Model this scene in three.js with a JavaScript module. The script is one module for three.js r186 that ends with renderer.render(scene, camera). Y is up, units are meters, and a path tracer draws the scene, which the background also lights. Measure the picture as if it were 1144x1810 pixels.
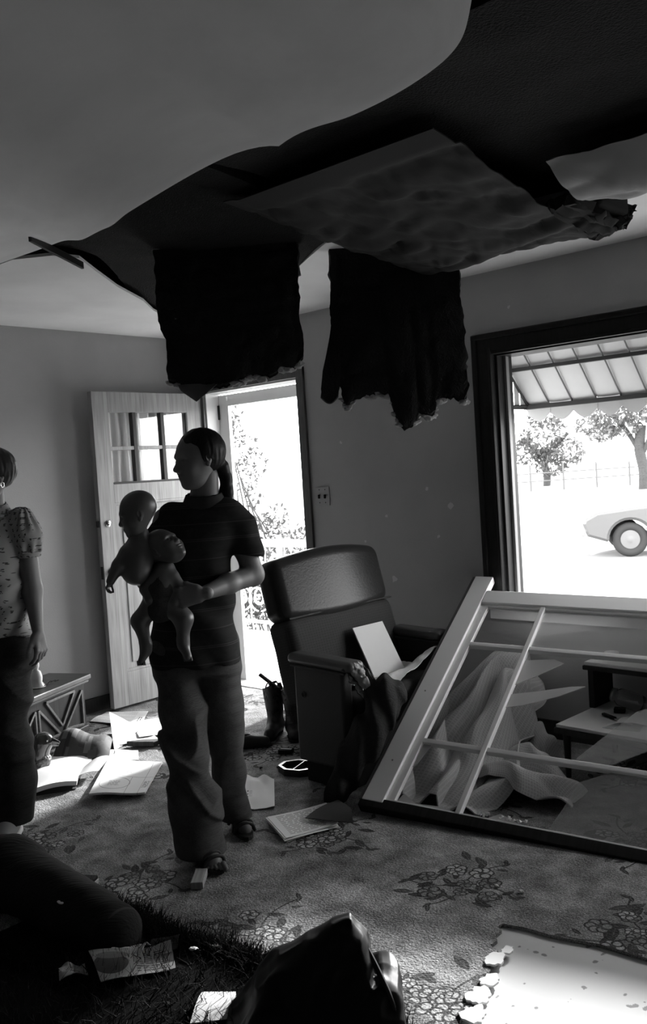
import * as THREE from 'three';
import { RoundedBoxGeometry } from 'three/addons/geometries/RoundedBoxGeometry.js';
import { mergeGeometries, toCreasedNormals, mergeVertices } from 'three/addons/utils/BufferGeometryUtils.js';

// ------------------------------------------------------------------ camera, sky, sun, exposure
const scene = new THREE.Scene();
const camera = new THREE.PerspectiveCamera(58.98, 1144 / 1810, 0.05, 300);
camera.rotation.order = 'YXZ';
camera.position.set(5.0121, 1.4602, 4.17);
camera.rotation.set(-0.04597, 0.73762, -0.06341);
const renderer = new THREE.WebGLRenderer({ antialias: true });
renderer.toneMapping = THREE.LinearToneMapping;
renderer.toneMappingExposure = 1.9;
renderer.shadowMap.enabled = true;
renderer.shadowMap.type = THREE.PCFSoftShadowMap;
{ // hazy sky, brightest low down round the sun
  const w = 128, h = 64, d = new Float32Array(w * h * 4);
  for (let y = 0; y < h; y++) for (let x = 0; x < w; x++) {
    const el = (y + 0.5) / h - 0.5;                       // -0.5 .. 0.5 (bottom row first)
    const az = Math.cos((x / w - 0.225) * 6.2832);           // 1 towards the low hazy sun
    const v = el < 0 ? 0.4 : 0.30 + (0.56 + 0.14 * az) * Math.exp(-((el * 180 / 26) ** 1.8));
    const i = (y * w + x) * 4; d[i] = d[i + 1] = d[i + 2] = v; d[i + 3] = 1;
  }
  const t = new THREE.DataTexture(d, w, h, THREE.RGBAFormat, THREE.FloatType);
  t.mapping = THREE.EquirectangularReflectionMapping; t.magFilter = THREE.LinearFilter; t.needsUpdate = true;
  scene.background = t;
  scene.backgroundIntensity = 8.6;
}
const sun = new THREE.DirectionalLight(0xffffff, 7.5);
sun.position.set(1.65, 3.375, -9);               // low hazy sun beyond the house front
sun.target.position.set(3, 0, 0);
sun.shadow.radius = 5; sun.castShadow = true;
sun.shadow.mapSize.set(2048, 2048);
Object.assign(sun.shadow.camera, { left: -9, right: 9, top: 7, bottom: -5, near: 0.1, far: 60 });
scene.add(sun, sun.target);

// ------------------------------------------------------------------ helpers
function rng(s) { return () => { s = (s + 0x6d2b79f5) | 0; let t = Math.imul(s ^ (s >>> 15), 1 | s); t = (t + Math.imul(t ^ (t >>> 7), 61 | t)) ^ t; return ((t ^ (t >>> 14)) >>> 0) / 4294967296; }; }
const V = (x, y, z) => new THREE.Vector3(x, y, z);
const lerp = (a, b, t) => a + (b - a) * t, clamp = (x, a = 0, b = 1) => Math.min(b, Math.max(a, x));
const sstep = (a, b, x) => { const t = clamp((x - a) / (b - a)); return t * t * (3 - 2 * t); };
function hash(x, y, z) { let h = Math.imul(x | 0, 374761393) ^ Math.imul(y | 0, 668265263) ^ Math.imul(z | 0, 2147483647 ^ 1274126177); h = Math.imul(h ^ (h >>> 13), 1274126177); return ((h ^ (h >>> 16)) >>> 0) / 4294967296; }
function noise(x, y = 0, z = 0) { // value noise, -1..1
  const xi = Math.floor(x), yi = Math.floor(y), zi = Math.floor(z); let u = x - xi, v = y - yi, w = z - zi;
  u = u * u * (3 - 2 * u); v = v * v * (3 - 2 * v); w = w * w * (3 - 2 * w);
  let r = 0;
  for (let k = 0; k < 2; k++) { const a = lerp(lerp(hash(xi, yi, zi + k), hash(xi + 1, yi, zi + k), u), lerp(hash(xi, yi + 1, zi + k), hash(xi + 1, yi + 1, zi + k), u), v); r += a * (k ? w : 1 - w); }
  return r * 2 - 1;
}
const fbm = (x, y = 0, z = 0, o = 4) => { let s = 0, a = 0.5; for (let i = 0; i < o; i++) { s += a * noise(x, y, z); x = x * 2.03 + 7.1; y = y * 2.03 + 3.7; z = z * 2.03 + 1.3; a *= 0.5; } return s; };
const toS = (l) => Math.round(255 * (l <= 0.0031308 ? 12.92 * l : 1.055 * Math.pow(clamp(l), 1 / 2.4) - 0.055));
function tex(w, h, fn, size = 1, srgb = true, aspect = 1) { // fn(u,v) gives a linear grey; size = metres per repeat
  const d = new Uint8Array(w * h * 4);
  for (let y = 0; y < h; y++) for (let x = 0; x < w; x++) { const v = fn(x / w, y / h), b = srgb ? toS(v) : Math.round(255 * clamp(v)), i = (y * w + x) * 4; d[i] = d[i + 1] = d[i + 2] = b; d[i + 3] = 255; }
  const t = new THREE.DataTexture(d, w, h); return setTex(t, size, srgb, aspect);
}
function setTex(t, size, srgb, aspect = 1) {
  t.wrapS = t.wrapT = THREE.RepeatWrapping; t.magFilter = THREE.LinearFilter; t.minFilter = THREE.LinearMipmapLinearFilter; t.generateMipmaps = true;
  if (srgb) t.colorSpace = THREE.SRGBColorSpace;
  t.repeat.set(1 / size, 1 / (size * aspect)); t.needsUpdate = true; return t;
}
function canvasTex(w, h, draw, size, srgb = true, aspect = 1) { const c = document.createElement('canvas'); c.width = w; c.height = h; draw(c.getContext('2d'), w, h); return setTex(new THREE.CanvasTexture(c), size, srgb, aspect); }
const wrapN = (u, v, f, o = 3, s = 0) => { // tileable fbm on the unit square
  let r = 0, a = 0.5; for (let i = 0; i < o; i++) { const F = f << i; const x = u * F, y = v * F, xi = Math.floor(x), yi = Math.floor(y); let p = x - xi, q = y - yi; p = p * p * (3 - 2 * p); q = q * q * (3 - 2 * q);
    const H = (m, n) => hash(((m % F) + F) % F, ((n % F) + F) % F, s + i * 17);
    r += a * (2 * lerp(lerp(H(xi, yi), H(xi + 1, yi), p), lerp(H(xi, yi + 1), H(xi + 1, yi + 1), p), q) - 1); a *= 0.5; } return r; };
function M(grey, o = {}) { let { phys, ...p } = o; if (grey < 0.066 && !phys) { phys = 1; p = { specularIntensity: 0.3, ...p }; } const m = new (phys ? THREE.MeshPhysicalMaterial : THREE.MeshStandardMaterial)({ roughness: 0.8, ...p }); m.color.setRGB(grey, grey, grey); m.side = p.side ?? THREE.DoubleSide; return m; }

function mUV(g) { // metre uv by the dominant axis of each vertex normal
  g = g.index ? g.toNonIndexed() : g; g.computeVertexNormals; const p = g.attributes.position, n = g.attributes.normal, uv = new Float32Array(p.count * 2);
  for (let i = 0; i < p.count; i += 3) {
    const a = V().fromBufferAttribute(p, i), b = V().fromBufferAttribute(p, i + 1), c = V().fromBufferAttribute(p, i + 2);
    const N = b.clone().sub(a).cross(c.clone().sub(a)); const ax = Math.abs(N.x), ay = Math.abs(N.y), az = Math.abs(N.z);
    for (let k = 0; k < 3; k++) { const x = p.getX(i + k), y = p.getY(i + k), z = p.getZ(i + k);
      const [s, t] = ay >= ax && ay >= az ? [x, z] : ax >= az ? [z, y] : [x, y]; uv[(i + k) * 2] = s; uv[(i + k) * 2 + 1] = t; }
  }
  g.setAttribute('uv', new THREE.BufferAttribute(uv, 2)); return g;
}
function box(w, h, d, x = 0, y = 0, z = 0, r = 0.004) { // centre at x,y,z
  r = Math.min(r, w / 2.01, h / 2.01, d / 2.01);
  const g = r > 0 ? new RoundedBoxGeometry(w, h, d, 1, r) : new THREE.BoxGeometry(w, h, d); g.translate(x, y, z); return mUV(g);
}
const span = (x0, x1, y0, y1, z0, z1, r = 0.003) => box(x1 - x0, y1 - y0, z1 - z0, (x0 + x1) / 2, (y0 + y1) / 2, (z0 + z1) / 2, r);
function clean(g) { g = g.index ? g.toNonIndexed() : g; for (const k of Object.keys(g.attributes)) if (!['position', 'normal', 'uv'].includes(k)) g.deleteAttribute(k); if (!g.attributes.uv) g.setAttribute('uv', new THREE.BufferAttribute(new Float32Array(g.attributes.position.count * 2), 2)); return g; }
const join = (...gs) => mergeGeometries(gs.flat().map(clean), false);
function tube(pts, r, seg = 24, rad = 6, closed = false) { return new THREE.TubeGeometry(new THREE.CatmullRomCurve3(pts, closed), seg, r, rad, closed); }
function bar(a, b, w, h) { // rectangular bar between two points
  const d = b.clone().sub(a), L = d.length(), g = box(w, h, L, 0, 0, 0, Math.min(w, h) * 0.15); const m = new THREE.Matrix4().lookAt(b, a, V(0, 1, 0)); g.applyMatrix4(m.setPosition(a.clone().add(b).multiplyScalar(0.5))); return g;
}
function rod(a, b, r0, r1 = r0, n = 10) { const d = b.clone().sub(a), g = new THREE.CylinderGeometry(r1, r0, d.length(), n); g.applyQuaternion(new THREE.Quaternion().setFromUnitVectors(V(0, 1, 0), d.clone().normalize())); const c = a.clone().add(b).multiplyScalar(0.5); g.translate(c.x, c.y, c.z); return g; }
function lathe(pts, n = 24) { return new THREE.LatheGeometry(pts.map(([x, y]) => new THREE.Vector2(x, y)), n); }
function extrude(pts, depth, bevel = 0, holes = []) { // polygon in x,y extruded to +z
  const s = new THREE.Shape(pts.map(([x, y]) => new THREE.Vector2(x, y))); for (const h of holes) s.holes.push(new THREE.Path(h.map(([x, y]) => new THREE.Vector2(x, y))));
  return new THREE.ExtrudeGeometry(s, { depth, bevelEnabled: bevel > 0, bevelSize: bevel, bevelThickness: bevel, bevelSegments: 1, bevelOffset: -bevel });
}
const flat = (pts, t, y = 0, bevel = 0) => { const g = extrude(pts.map(([x, z]) => [x, -z]), t, bevel); g.rotateX(-Math.PI / 2); g.translate(0, y, 0); return mUV(g); }; // polygon in x,z as a slab from y to y+t
function sheet(f, nu, nv, th, uvs = [1, 1]) { // closed thick sheet from f(u,v); th may be a number or a function
  const P = [], T = typeof th === 'function' ? th : () => th;
  for (let j = 0; j <= nv; j++) for (let i = 0; i <= nu; i++) P.push(f(i / nu, j / nv));
  const at = (i, j) => P[clamp(j, 0, nv) * (nu + 1) + clamp(i, 0, nu)], pos = [], uv = [], idx = [], n = (nu + 1) * (nv + 1);
  for (const s of [0.5, -0.5]) for (let j = 0; j <= nv; j++) for (let i = 0; i <= nu; i++) {
    const N = at(i + 1, j).clone().sub(at(i - 1, j)).cross(at(i, j + 1).clone().sub(at(i, j - 1))).normalize(), p = at(i, j), t = T(i / nu, j / nv) * s;
    pos.push(p.x + N.x * t, p.y + N.y * t, p.z + N.z * t); uv.push((i / nu) * uvs[0], (j / nv) * uvs[1]);
  }
  const id = (i, j, s) => s * n + j * (nu + 1) + i;
  for (let j = 0; j < nv; j++) for (let i = 0; i < nu; i++) { const a = id(i, j, 0), b = id(i + 1, j, 0), c = id(i + 1, j + 1, 0), d = id(i, j + 1, 0); idx.push(a, b, c, a, c, d, a + n, c + n, b + n, a + n, d + n, c + n); }
  const rim = (a, b) => idx.push(a, a + n, b, b, a + n, b + n);
  for (let i = 0; i < nu; i++) { rim(id(i, 0, 0), id(i + 1, 0, 0)); rim(id(i + 1, nv, 0), id(i, nv, 0)); }
  for (let j = 0; j < nv; j++) { rim(id(0, j + 1, 0), id(0, j, 0)); rim(id(nu, j, 0), id(nu, j + 1, 0)); }
  const g = new THREE.BufferGeometry(); g.setAttribute('position', new THREE.Float32BufferAttribute(pos, 3)); g.setAttribute('uv', new THREE.Float32BufferAttribute(uv, 2)); g.setIndex(idx);
  return toCreasedNormals(g, 0.9);
}
// ---- distance fields and a surface-nets mesher
const sm = (a, b, k) => { const h = Math.max(k - Math.abs(a - b), 0) / k; return Math.min(a, b) - h * h * k * 0.25; };
const smx = (a, b, k) => -sm(-a, -b, k);
function cone(a, b, ra, rb) { const [ax, ay, az] = a, bx = b[0] - ax, by = b[1] - ay, bz = b[2] - az, L = 1 / (bx * bx + by * by + bz * bz + 1e-12); return (x, y, z) => { const px = x - ax, py = y - ay, pz = z - az; const t = clamp((px * bx + py * by + pz * bz) * L), qx = px - bx * t, qy = py - by * t, qz = pz - bz * t; return Math.sqrt(qx * qx + qy * qy + qz * qz) - (ra + (rb - ra) * t); }; }
function ell(c, r, ry = 0, rz = 0) { const cy = Math.cos(ry), sy = Math.sin(ry), cz = Math.cos(rz), sz = Math.sin(rz); return (x, y, z) => { let X = x - c[0], Y = y - c[1], Z = z - c[2]; [X, Z] = [cy * X - sy * Z, sy * X + cy * Z]; [X, Y] = [cz * X + sz * Y, -sz * X + cz * Y]; const a = X / r[0], b = Y / r[1], d = Z / r[2], k = Math.sqrt(a * a + b * b + d * d); const e = X / (r[0] * r[0]), f = Y / (r[1] * r[1]), g = Z / (r[2] * r[2]), k1 = Math.sqrt(e * e + f * f + g * g); return k1 < 1e-9 ? -Math.min(...r) : (k * (k - 1)) / k1; }; }
const blend = (k, ...fs) => (x, y, z) => { let d = fs[0](x, y, z); for (let i = 1; i < fs.length; i++) d = sm(d, fs[i](x, y, z), k); return d; };
const chain = (k, pts, rs) => blend(k, ...pts.slice(1).map((p, i) => cone(pts[i], p, rs[i], rs[i + 1])));
function nets(f, lo, hi, c, uvScale = 1) {
  const nx = Math.ceil((hi[0] - lo[0]) / c) + 1, ny = Math.ceil((hi[1] - lo[1]) / c) + 1, nz = Math.ceil((hi[2] - lo[2]) / c) + 1, F = new Float32Array(nx * ny * nz), id = new Int32Array(nx * ny * nz).fill(-1), pos = [], nor = [], uv = [], idx = [];
  const at = (i, j, k) => (k * ny + j) * nx + i;
  for (let k = 0; k < nz; k++) for (let j = 0; j < ny; j++) for (let i = 0; i < nx; i++) F[at(i, j, k)] = (i && j && k && i < nx - 1 && j < ny - 1 && k < nz - 1) ? f(lo[0] + i * c, lo[1] + j * c, lo[2] + k * c) : Math.max(0.3 * c, f(lo[0] + i * c, lo[1] + j * c, lo[2] + k * c));
  const E = [[0,1],[2,3],[4,5],[6,7],[0,2],[1,3],[4,6],[5,7],[0,4],[1,5],[2,6],[3,7]], co = (q) => [q & 1, (q >> 1) & 1, q >> 2];
  for (let k = 0; k < nz - 1; k++) for (let j = 0; j < ny - 1; j++) for (let i = 0; i < nx - 1; i++) {
    const v = []; let m = 0; for (let q = 0; q < 8; q++) { const d = F[at(i + (q & 1), j + ((q >> 1) & 1), k + (q >> 2))]; v.push(d); if (d < 0) m |= 1 << q; }
    if (m === 0 || m === 255) continue; let X = 0, Y = 0, Z = 0, n = 0;
    for (const [a, b] of E) if ((v[a] < 0) !== (v[b] < 0)) { const t = v[a] / (v[a] - v[b]), A = co(a), B = co(b); X += lerp(A[0], B[0], t); Y += lerp(A[1], B[1], t); Z += lerp(A[2], B[2], t); n++; }
    X = lo[0] + (i + X / n) * c; Y = lo[1] + (j + Y / n) * c; Z = lo[2] + (k + Z / n) * c; const e = c * 0.4;
    let gx = f(X + e, Y, Z) - f(X - e, Y, Z), gy = f(X, Y + e, Z) - f(X, Y - e, Z), gz = f(X, Y, Z + e) - f(X, Y, Z - e); const L = Math.hypot(gx, gy, gz) || 1;
    id[at(i, j, k)] = pos.length / 3; pos.push(X, Y, Z); nor.push(gx / L, gy / L, gz / L); uv.push((X + Z * 0.8) * uvScale, Y * uvScale);
  }
  for (let k = 1; k < nz - 1; k++) for (let j = 1; j < ny - 1; j++) for (let i = 1; i < nx - 1; i++) {
    const s = F[at(i, j, k)] < 0, Q = (a, b, d, e, flip) => { a = id[a]; b = id[b]; d = id[d]; e = id[e]; if (a < 0 || b < 0 || d < 0 || e < 0) return; flip ? idx.push(a, d, b, a, e, d) : idx.push(a, b, d, a, d, e); };
    if (s !== F[at(i + 1, j, k)] < 0) Q(at(i, j - 1, k - 1), at(i, j, k - 1), at(i, j, k), at(i, j - 1, k), !s);
    if (s !== F[at(i, j + 1, k)] < 0) Q(at(i - 1, j, k - 1), at(i - 1, j, k), at(i, j, k), at(i, j, k - 1), !s);
    if (s !== F[at(i, j, k + 1)] < 0) Q(at(i - 1, j - 1, k), at(i, j - 1, k), at(i, j, k), at(i - 1, j, k), !s);
  }
  const g = new THREE.BufferGeometry(); g.setAttribute('position', new THREE.Float32BufferAttribute(pos, 3)); g.setAttribute('normal', new THREE.Float32BufferAttribute(nor, 3)); g.setAttribute('uv', new THREE.Float32BufferAttribute(uv, 2)); g.setIndex(idx); return g;
}
// ---- naming
const used = new Map();
const numbered = (n) => { const k = used.get(n) ?? 0; used.set(n, k + 1); return k ? `${n}_${String(k).padStart(3, '0')}` : n; };
function shade(o) { o.castShadow = o.receiveShadow = true; return o; }
function thing(name, label, category, pos = [0, 0, 0], turn = 0, group) { const o = new THREE.Group(); o.name = numbered(name); o.position.set(...pos); o.rotation.y = turn; o.userData = { label, category }; if (group) o.userData.group = group; scene.add(o); return o; }
function part(name, g, m, parent, label) { const o = shade(new THREE.Mesh(g, m)); o.name = name; if (label) o.userData.label = label; parent.add(o); return o; }
function solo(name, g, m, label, category, pos = [0, 0, 0], turn = 0, group) { const o = shade(new THREE.Mesh(g, m)); o.name = numbered(name); o.position.set(...pos); o.rotation.y = turn; o.userData = { label, category }; if (group) o.userData.group = group; scene.add(o); return o; }
function struct(name, g, m, label, parent) { const o = shade(new THREE.Mesh(g, m)); o.name = name; if (!parent) o.userData = { kind: 'structure', label }; (parent ?? scene).add(o); return o; }
function copyOf(src, label, pos, turn = 0) { const o = src.clone(); o.name = numbered(src.name.replace(/_\d{3}$/, '')); o.userData = { ...src.userData }; if (label) o.userData.label = label; o.position.set(...pos); o.rotation.y = turn; scene.add(o); return o; }
// ------------------------------------------------------------------ materials
const T = {};
T.plaster = tex(512, 512, (u, v) => 0.9 + 0.10 * wrapN(u, v, 4, 5, 3), 1.1);
T.grain = tex(256, 256, (u, v) => 0.5 + 0.5 * wrapN(u, v, 64, 2, 9), 0.35, false);
T.wood = (() => { const n = (x, y, f, g, s) => { const X = x * f, Y = y * g, a = Math.floor(X), b = Math.floor(Y), p = X - a, q = Y - b, Hh = (i, j) => hash(((i % f) + f) % f, ((j % g) + g) % g, s); return lerp(lerp(Hh(a, b), Hh(a + 1, b), p), lerp(Hh(a, b + 1), Hh(a + 1, b + 1), p), q) - 0.5; }; return tex(512, 512, (u, v) => clamp(0.8 + 0.35 * n(u, v, 96, 4, 1) + 0.3 * n(u, v, 28, 3, 2) + 0.2 * n(u, v, 6, 4, 3), 0.2, 1), 0.5); })();
T.fineWood = tex(512, 512, (u, v) => clamp(0.85 + 0.35 * wrapN(u, Math.floor(v * 64) / 64 * 0 + v * 0.125, 64, 3, 8), 0.3, 1), 0.45);
const wallM = M(0.44, { map: T.plaster, bumpMap: T.grain, bumpScale: 0.0006, roughness: 0.9 });
const panelM = M(0.06, { map: T.wood, roughness: 0.5 });
const ceilM = M(0.86, { map: T.plaster, roughness: 0.92 });
const darkWood = M(0.035, { map: T.fineWood, roughness: 0.45 });
const paleM = M(0.75, { map: T.plaster, roughness: 0.5 });
const whiteM = M(0.8, { roughness: 0.45 });
const blackM = M(0.02, { roughness: 0.9 });

// ------------------------------------------------------------------ the room
const RX = 6.3, RZ = 5.7, H = 2.44, WT = 0.15;
const DX0 = 0.165, DX1 = 1.085, DH = 2.06, WX0 = 2.5, WX1 = 4.95, WY0 = 0.70, WY1 = 2.02;
struct('wall_back', join(
  span(-WT, DX0, -0.5, 3.4, -WT, 0, 0), span(DX0, DX1, DH, 3.4, -WT, 0, 0), span(DX1, WX0, -0.5, 3.4, -WT, 0, 0), span(WX0, WX1, -0.5, WY0, -WT, 0, 0), span(WX0, WX1, WY1, 3.4, -WT, 0, 0), span(WX1, RX + WT, -0.5, 3.4, -WT, 0, 0), span(DX0, DX1, -0.5, -0.01, -WT, 0, 0)), wallM, 'painted plaster wall with the front door and the picture window');
struct('wall_left', span(-WT, 0, -0.5, 3.4, 0, RZ, 0), wallM, 'painted plaster wall behind the open door');
struct('wall_right', span(RX, RX + WT, -0.5, 3.4, 0, RZ, 0), panelM, 'dark panelled wall out of view to the right');
struct('wall_front', span(-WT, RX + WT, -0.5, 3.4, RZ, RZ + WT, 0), panelM, 'dark panelled wall behind the viewer');
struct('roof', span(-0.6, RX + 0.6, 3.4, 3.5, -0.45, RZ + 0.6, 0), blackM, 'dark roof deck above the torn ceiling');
const floorM = M(0.60, { map: tex(512, 512, (u, v) => { let s = 0.93 + 0.10 * wrapN(u, v, 6, 4, 31); const k = wrapN(u, v, 48, 2, 77); return k > 0.52 ? 0.35 : s; }, 1.3), roughness: 0.85 });
struct('floor', span(-0.02, RX, -0.12, 0, 0, RZ, 0), floorM, 'bare pale floor showing past the torn carpet');
// baseboards
const baseM = M(0.06, { roughness: 0.5, map: T.fineWood });
struct('baseboard_left', span(0, 0.015, 0.0, 0.10, 0, RZ), baseM, 'dark baseboard along the left wall');
struct('baseboard_back', join(span(DX1 + 0.06, 6.29, 0.0, 0.10, 0, 0.015), span(0, DX0 - 0.03, 0, 0.1, 0, 0.015)), baseM, 'dark baseboard along the window wall');

// window opening: dark casing, jambs, white stool
{
  const w = new THREE.Group(); w.name = 'window_1'; w.userData = { kind: 'structure', label: 'picture window opening with dark casing whose sash has been blown in' }; scene.add(w);
  const cas = M(0.022, { roughness: 0.35, map: T.fineWood });
  part('casing', join(span(WX0 - 0.105, WX0 - 0.002, WY0 - 0.005, WY1 + 0.085, 0.0, 0.03), span(WX0 - 0.118, WX0 - 0.085, WY0, WY1 + 0.10, 0, 0.042, 0.008), span(WX0 - 0.02, WX0 - 0.004, WY0, WY1 + 0.02, 0.0, 0.036, 0.004)), cas, w);
  part('casing', join(span(WX1 + 0.002, WX1 + 0.105, WY0 - 0.005, WY1 + 0.085, 0, 0.03), span(WX1 + 0.085, WX1 + 0.118, WY0, WY1 + 0.10, 0, 0.042, 0.008)), cas, w);
  part('head_casing', join(span(WX0 - 0.105, WX1 + 0.105, WY1 + 0.0, WY1 + 0.085, 0, 0.031), span(WX0 - 0.118, WX1 + 0.118, WY1 + 0.068, WY1 + 0.10, 0, 0.043, 0.008), span(WX0, WX1, WY1 - 0.012, WY1 + 0.004, 0, 0.036, 0.004)), cas, w);
  part('jamb', span(WX0 - 0.012, WX0 + 0.015, WY0, WY1, -WT, 0.0), cas, w);
  part('jamb', span(WX1 - 0.015, WX1 + 0.012, WY0, WY1, -WT, 0.0), cas, w);
  part('head_jamb', span(WX0, WX1, WY1 - 0.02, WY1 + 0.01, -WT, 0.0), cas, w);
  part('stop', span(WX0 + 0.015, WX0 + 0.032, WY0, WY1 - 0.02, -0.09, -0.06), M(0.2, { roughness: 0.4 }), w);
  part('sill', join(span(WX0 - 0.15, WX1 + 0.15, WY0 - 0.028, WY0, -0.04, 0.055, 0.008), span(WX0, WX1, WY0 - 0.03, WY0 - 0.005, -WT - 0.05, 0.0)), whiteM, w, 'white painted sill');
  part('apron', span(WX0 - 0.10, WX1 + 0.10, WY0 - 0.09, WY0 - 0.028, 0, 0.018), whiteM, w);
}
// front door (with the white frame of a storm door outside)
{
  const d = new THREE.Group(); d.name = 'door_1'; d.userData = { kind: 'structure', label: 'front door swung open against the left wall with six small panes' }; scene.add(d);
  const jm = M(0.10, { roughness: 0.5, map: T.fineWood });
  const fr = part('frame', join(span(DX1 - 0.03, DX1, 0, DH, -WT, 0.0), span(DX0, DX0 + 0.02, 0, DH, -WT, 0.0), span(DX0, DX1, DH - 0.02, DH, -WT, 0)), paleM, d);
  part('storm_frame', join(span(DX0 + 0.02, DX0 + 0.115, 0.015, 2.03, -WT + 0.005, -0.115), span(DX0 + 0.1, DX1 - 0.03, 1.95, 2.03, -WT + 0.005, -0.115), span(DX1 - 0.06, DX1 - 0.03, 0.015, 2.03, -WT + 0.005, -0.115)), whiteM, d);
  part('storm_hinge', span(DX0 + 0.018, DX0 + 0.03, 1.86, 1.96, -0.114, -0.10), darkWood, d);
  part('casing', span(DX1 - 0.012, DX1 + 0.05, 0.0, DH + 0.05, 0, 0.02), jm, d);
  part('casing', span(DX0 - 0.05, DX0 + 0.008, 0.0, DH + 0.05, 0, 0.018), jm, d);
  part('head_casing', span(DX0 - 0.05, DX1 + 0.05, DH - 0.008, DH + 0.055, 0, 0.021), jm, d);
  part('threshold', span(DX0, DX1, -0.02, 0.015, -WT - 0.03, 0.02), M(0.5, { roughness: 0.4 }), d);
  // leaf: front face at x = 0.15, from z = 0.02 (hinges) to 0.905
  const lm = M(0.36, { map: T.wood, roughness: 0.55 }), X0 = 0.105, X1 = 0.148, Z0 = 0.015, Z1 = 0.905;
  const bar_ = (y0, y1, z0, z1, x0 = X0, x1 = X1) => span(x0, x1, y0, y1, z0, z1, 0.003);
  const leaf = new THREE.Group(); leaf.name = 'leaf'; d.add(leaf);
  part('stile', bar_(0.03, 2.045, Z0, 0.15), lm, leaf); part('stile', bar_(0.03, 2.045, 0.785, Z1), lm, leaf);
  part('rail', bar_(1.915, 2.045, 0.149, 0.786), lm, leaf); part('rail', bar_(1.335, 1.455, 0.149, 0.786), lm, leaf); part('rail', bar_(0.03, 0.245, 0.149, 0.786), lm, leaf);
  part('panel', join(bar_(0.244, 1.336, 0.149, 0.786, X0 + 0.014, X1 - 0.018), bar_(0.30, 1.28, 0.205, 0.73, X0 + 0.01, X1 - 0.011)), lm, leaf);
  const mo = M(0.6, { roughness: 0.5 });
  part('panel_moulding', join(bar_(0.245, 0.262, 0.15, 0.785, X1 - 0.02, X1 - 0.003), bar_(1.32, 1.336, 0.15, 0.785, X1 - 0.02, X1 - 0.003), bar_(0.26, 1.32, 0.15, 0.164, X1 - 0.02, X1 - 0.003), bar_(0.26, 1.32, 0.771, 0.785, X1 - 0.02, X1 - 0.003)), lm, leaf);
  const mu = M(0.06, { roughness: 0.5 });
  for (const z of [0.359, 0.588]) part('muntin', bar_(1.455, 1.915, z - 0.015, z + 0.015, X0, X1 - 0.004), mu, leaf);
  part('muntin', bar_(1.672, 1.696, 0.15, 0.785, X0, X1 - 0.006), lm, leaf);
  part('glazing_bead', join(bar_(1.455, 1.468, 0.15, 0.785, X1 - 0.016, X1 - 0.002), bar_(1.455, 1.915, 0.15, 0.16, X1 - 0.016, X1 - 0.002)), mu, leaf);
  const gl = M(1, { phys: 1, transmission: 1, thickness: 0, roughness: 0.02, ior: 1.5 });
  for (const [a, b] of [[0.15, 0.344], [0.374, 0.573], [0.603, 0.785]]) for (const [y0, y1] of [[1.455, 1.672], [1.696, 1.915]]) part('pane', span(X1 - 0.026, X1 - 0.022, y0, y1, a, b, 0), gl, leaf);
  const brass = M(0.6, { metalness: 1, roughness: 0.22 });
  const kn = lathe([[0.0, 0.062], [0.018, 0.06], [0.028, 0.048], [0.028, 0.038], [0.012, 0.026], [0.011, 0.01], [0.032, 0.006], [0.033, 0], [0, 0]], 20); kn.rotateZ(-Math.PI / 2); kn.translate(X1, 0.90, 0.845); part('knob', kn, brass, leaf);
  const dl = lathe([[0, 0.014], [0.010, 0.013], [0.012, 0.010], [0.022, 0.008], [0.024, 0], [0, 0]], 20); dl.rotateZ(-Math.PI / 2); dl.translate(X1, 1.21, 0.85); part('deadbolt', dl, brass, leaf);
  part('latch', join(span(X0 + 0.012, X1 - 0.012, 1.19, 1.23, Z1, Z1 + 0.014, 0.002), span(X0 + 0.01, X1 - 0.01, 0.86, 0.94, Z1, Z1 + 0.002, 0)), darkWood, leaf);
  part('back_knob', (() => { const g = lathe([[0, 0.05], [0.026, 0.04], [0.011, 0.02], [0.03, 0.004], [0.03, 0], [0, 0]], 16); g.rotateZ(Math.PI / 2); g.translate(X0, 0.9, 0.845); return g; })(), brass, leaf);
  // net curtain on the outer side of the panes
  const cur = M(0.85, { phys: 1, transmission: 0.35, thickness: 0, roughness: 1 });
  part('curtain', sheet((u, v) => V(X0 - 0.022 + 0.010 * Math.sin(u * 70 + 2 * noise(u * 9, v * 1.4)) + 0.004 * noise(u * 30, v * 2), lerp(1.43, 1.94, v), lerp(0.13, 0.81, u)), 120, 6, 0.0015), cur, leaf, 'white net curtain on the panes');
  part('hinge', join([0.3, 1.05, 1.8].map((y) => { const g = new THREE.CylinderGeometry(0.008, 0.008, 0.1, 8); g.translate(0.158, y, 0.008); return g; })), darkWood, d);
}
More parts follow.
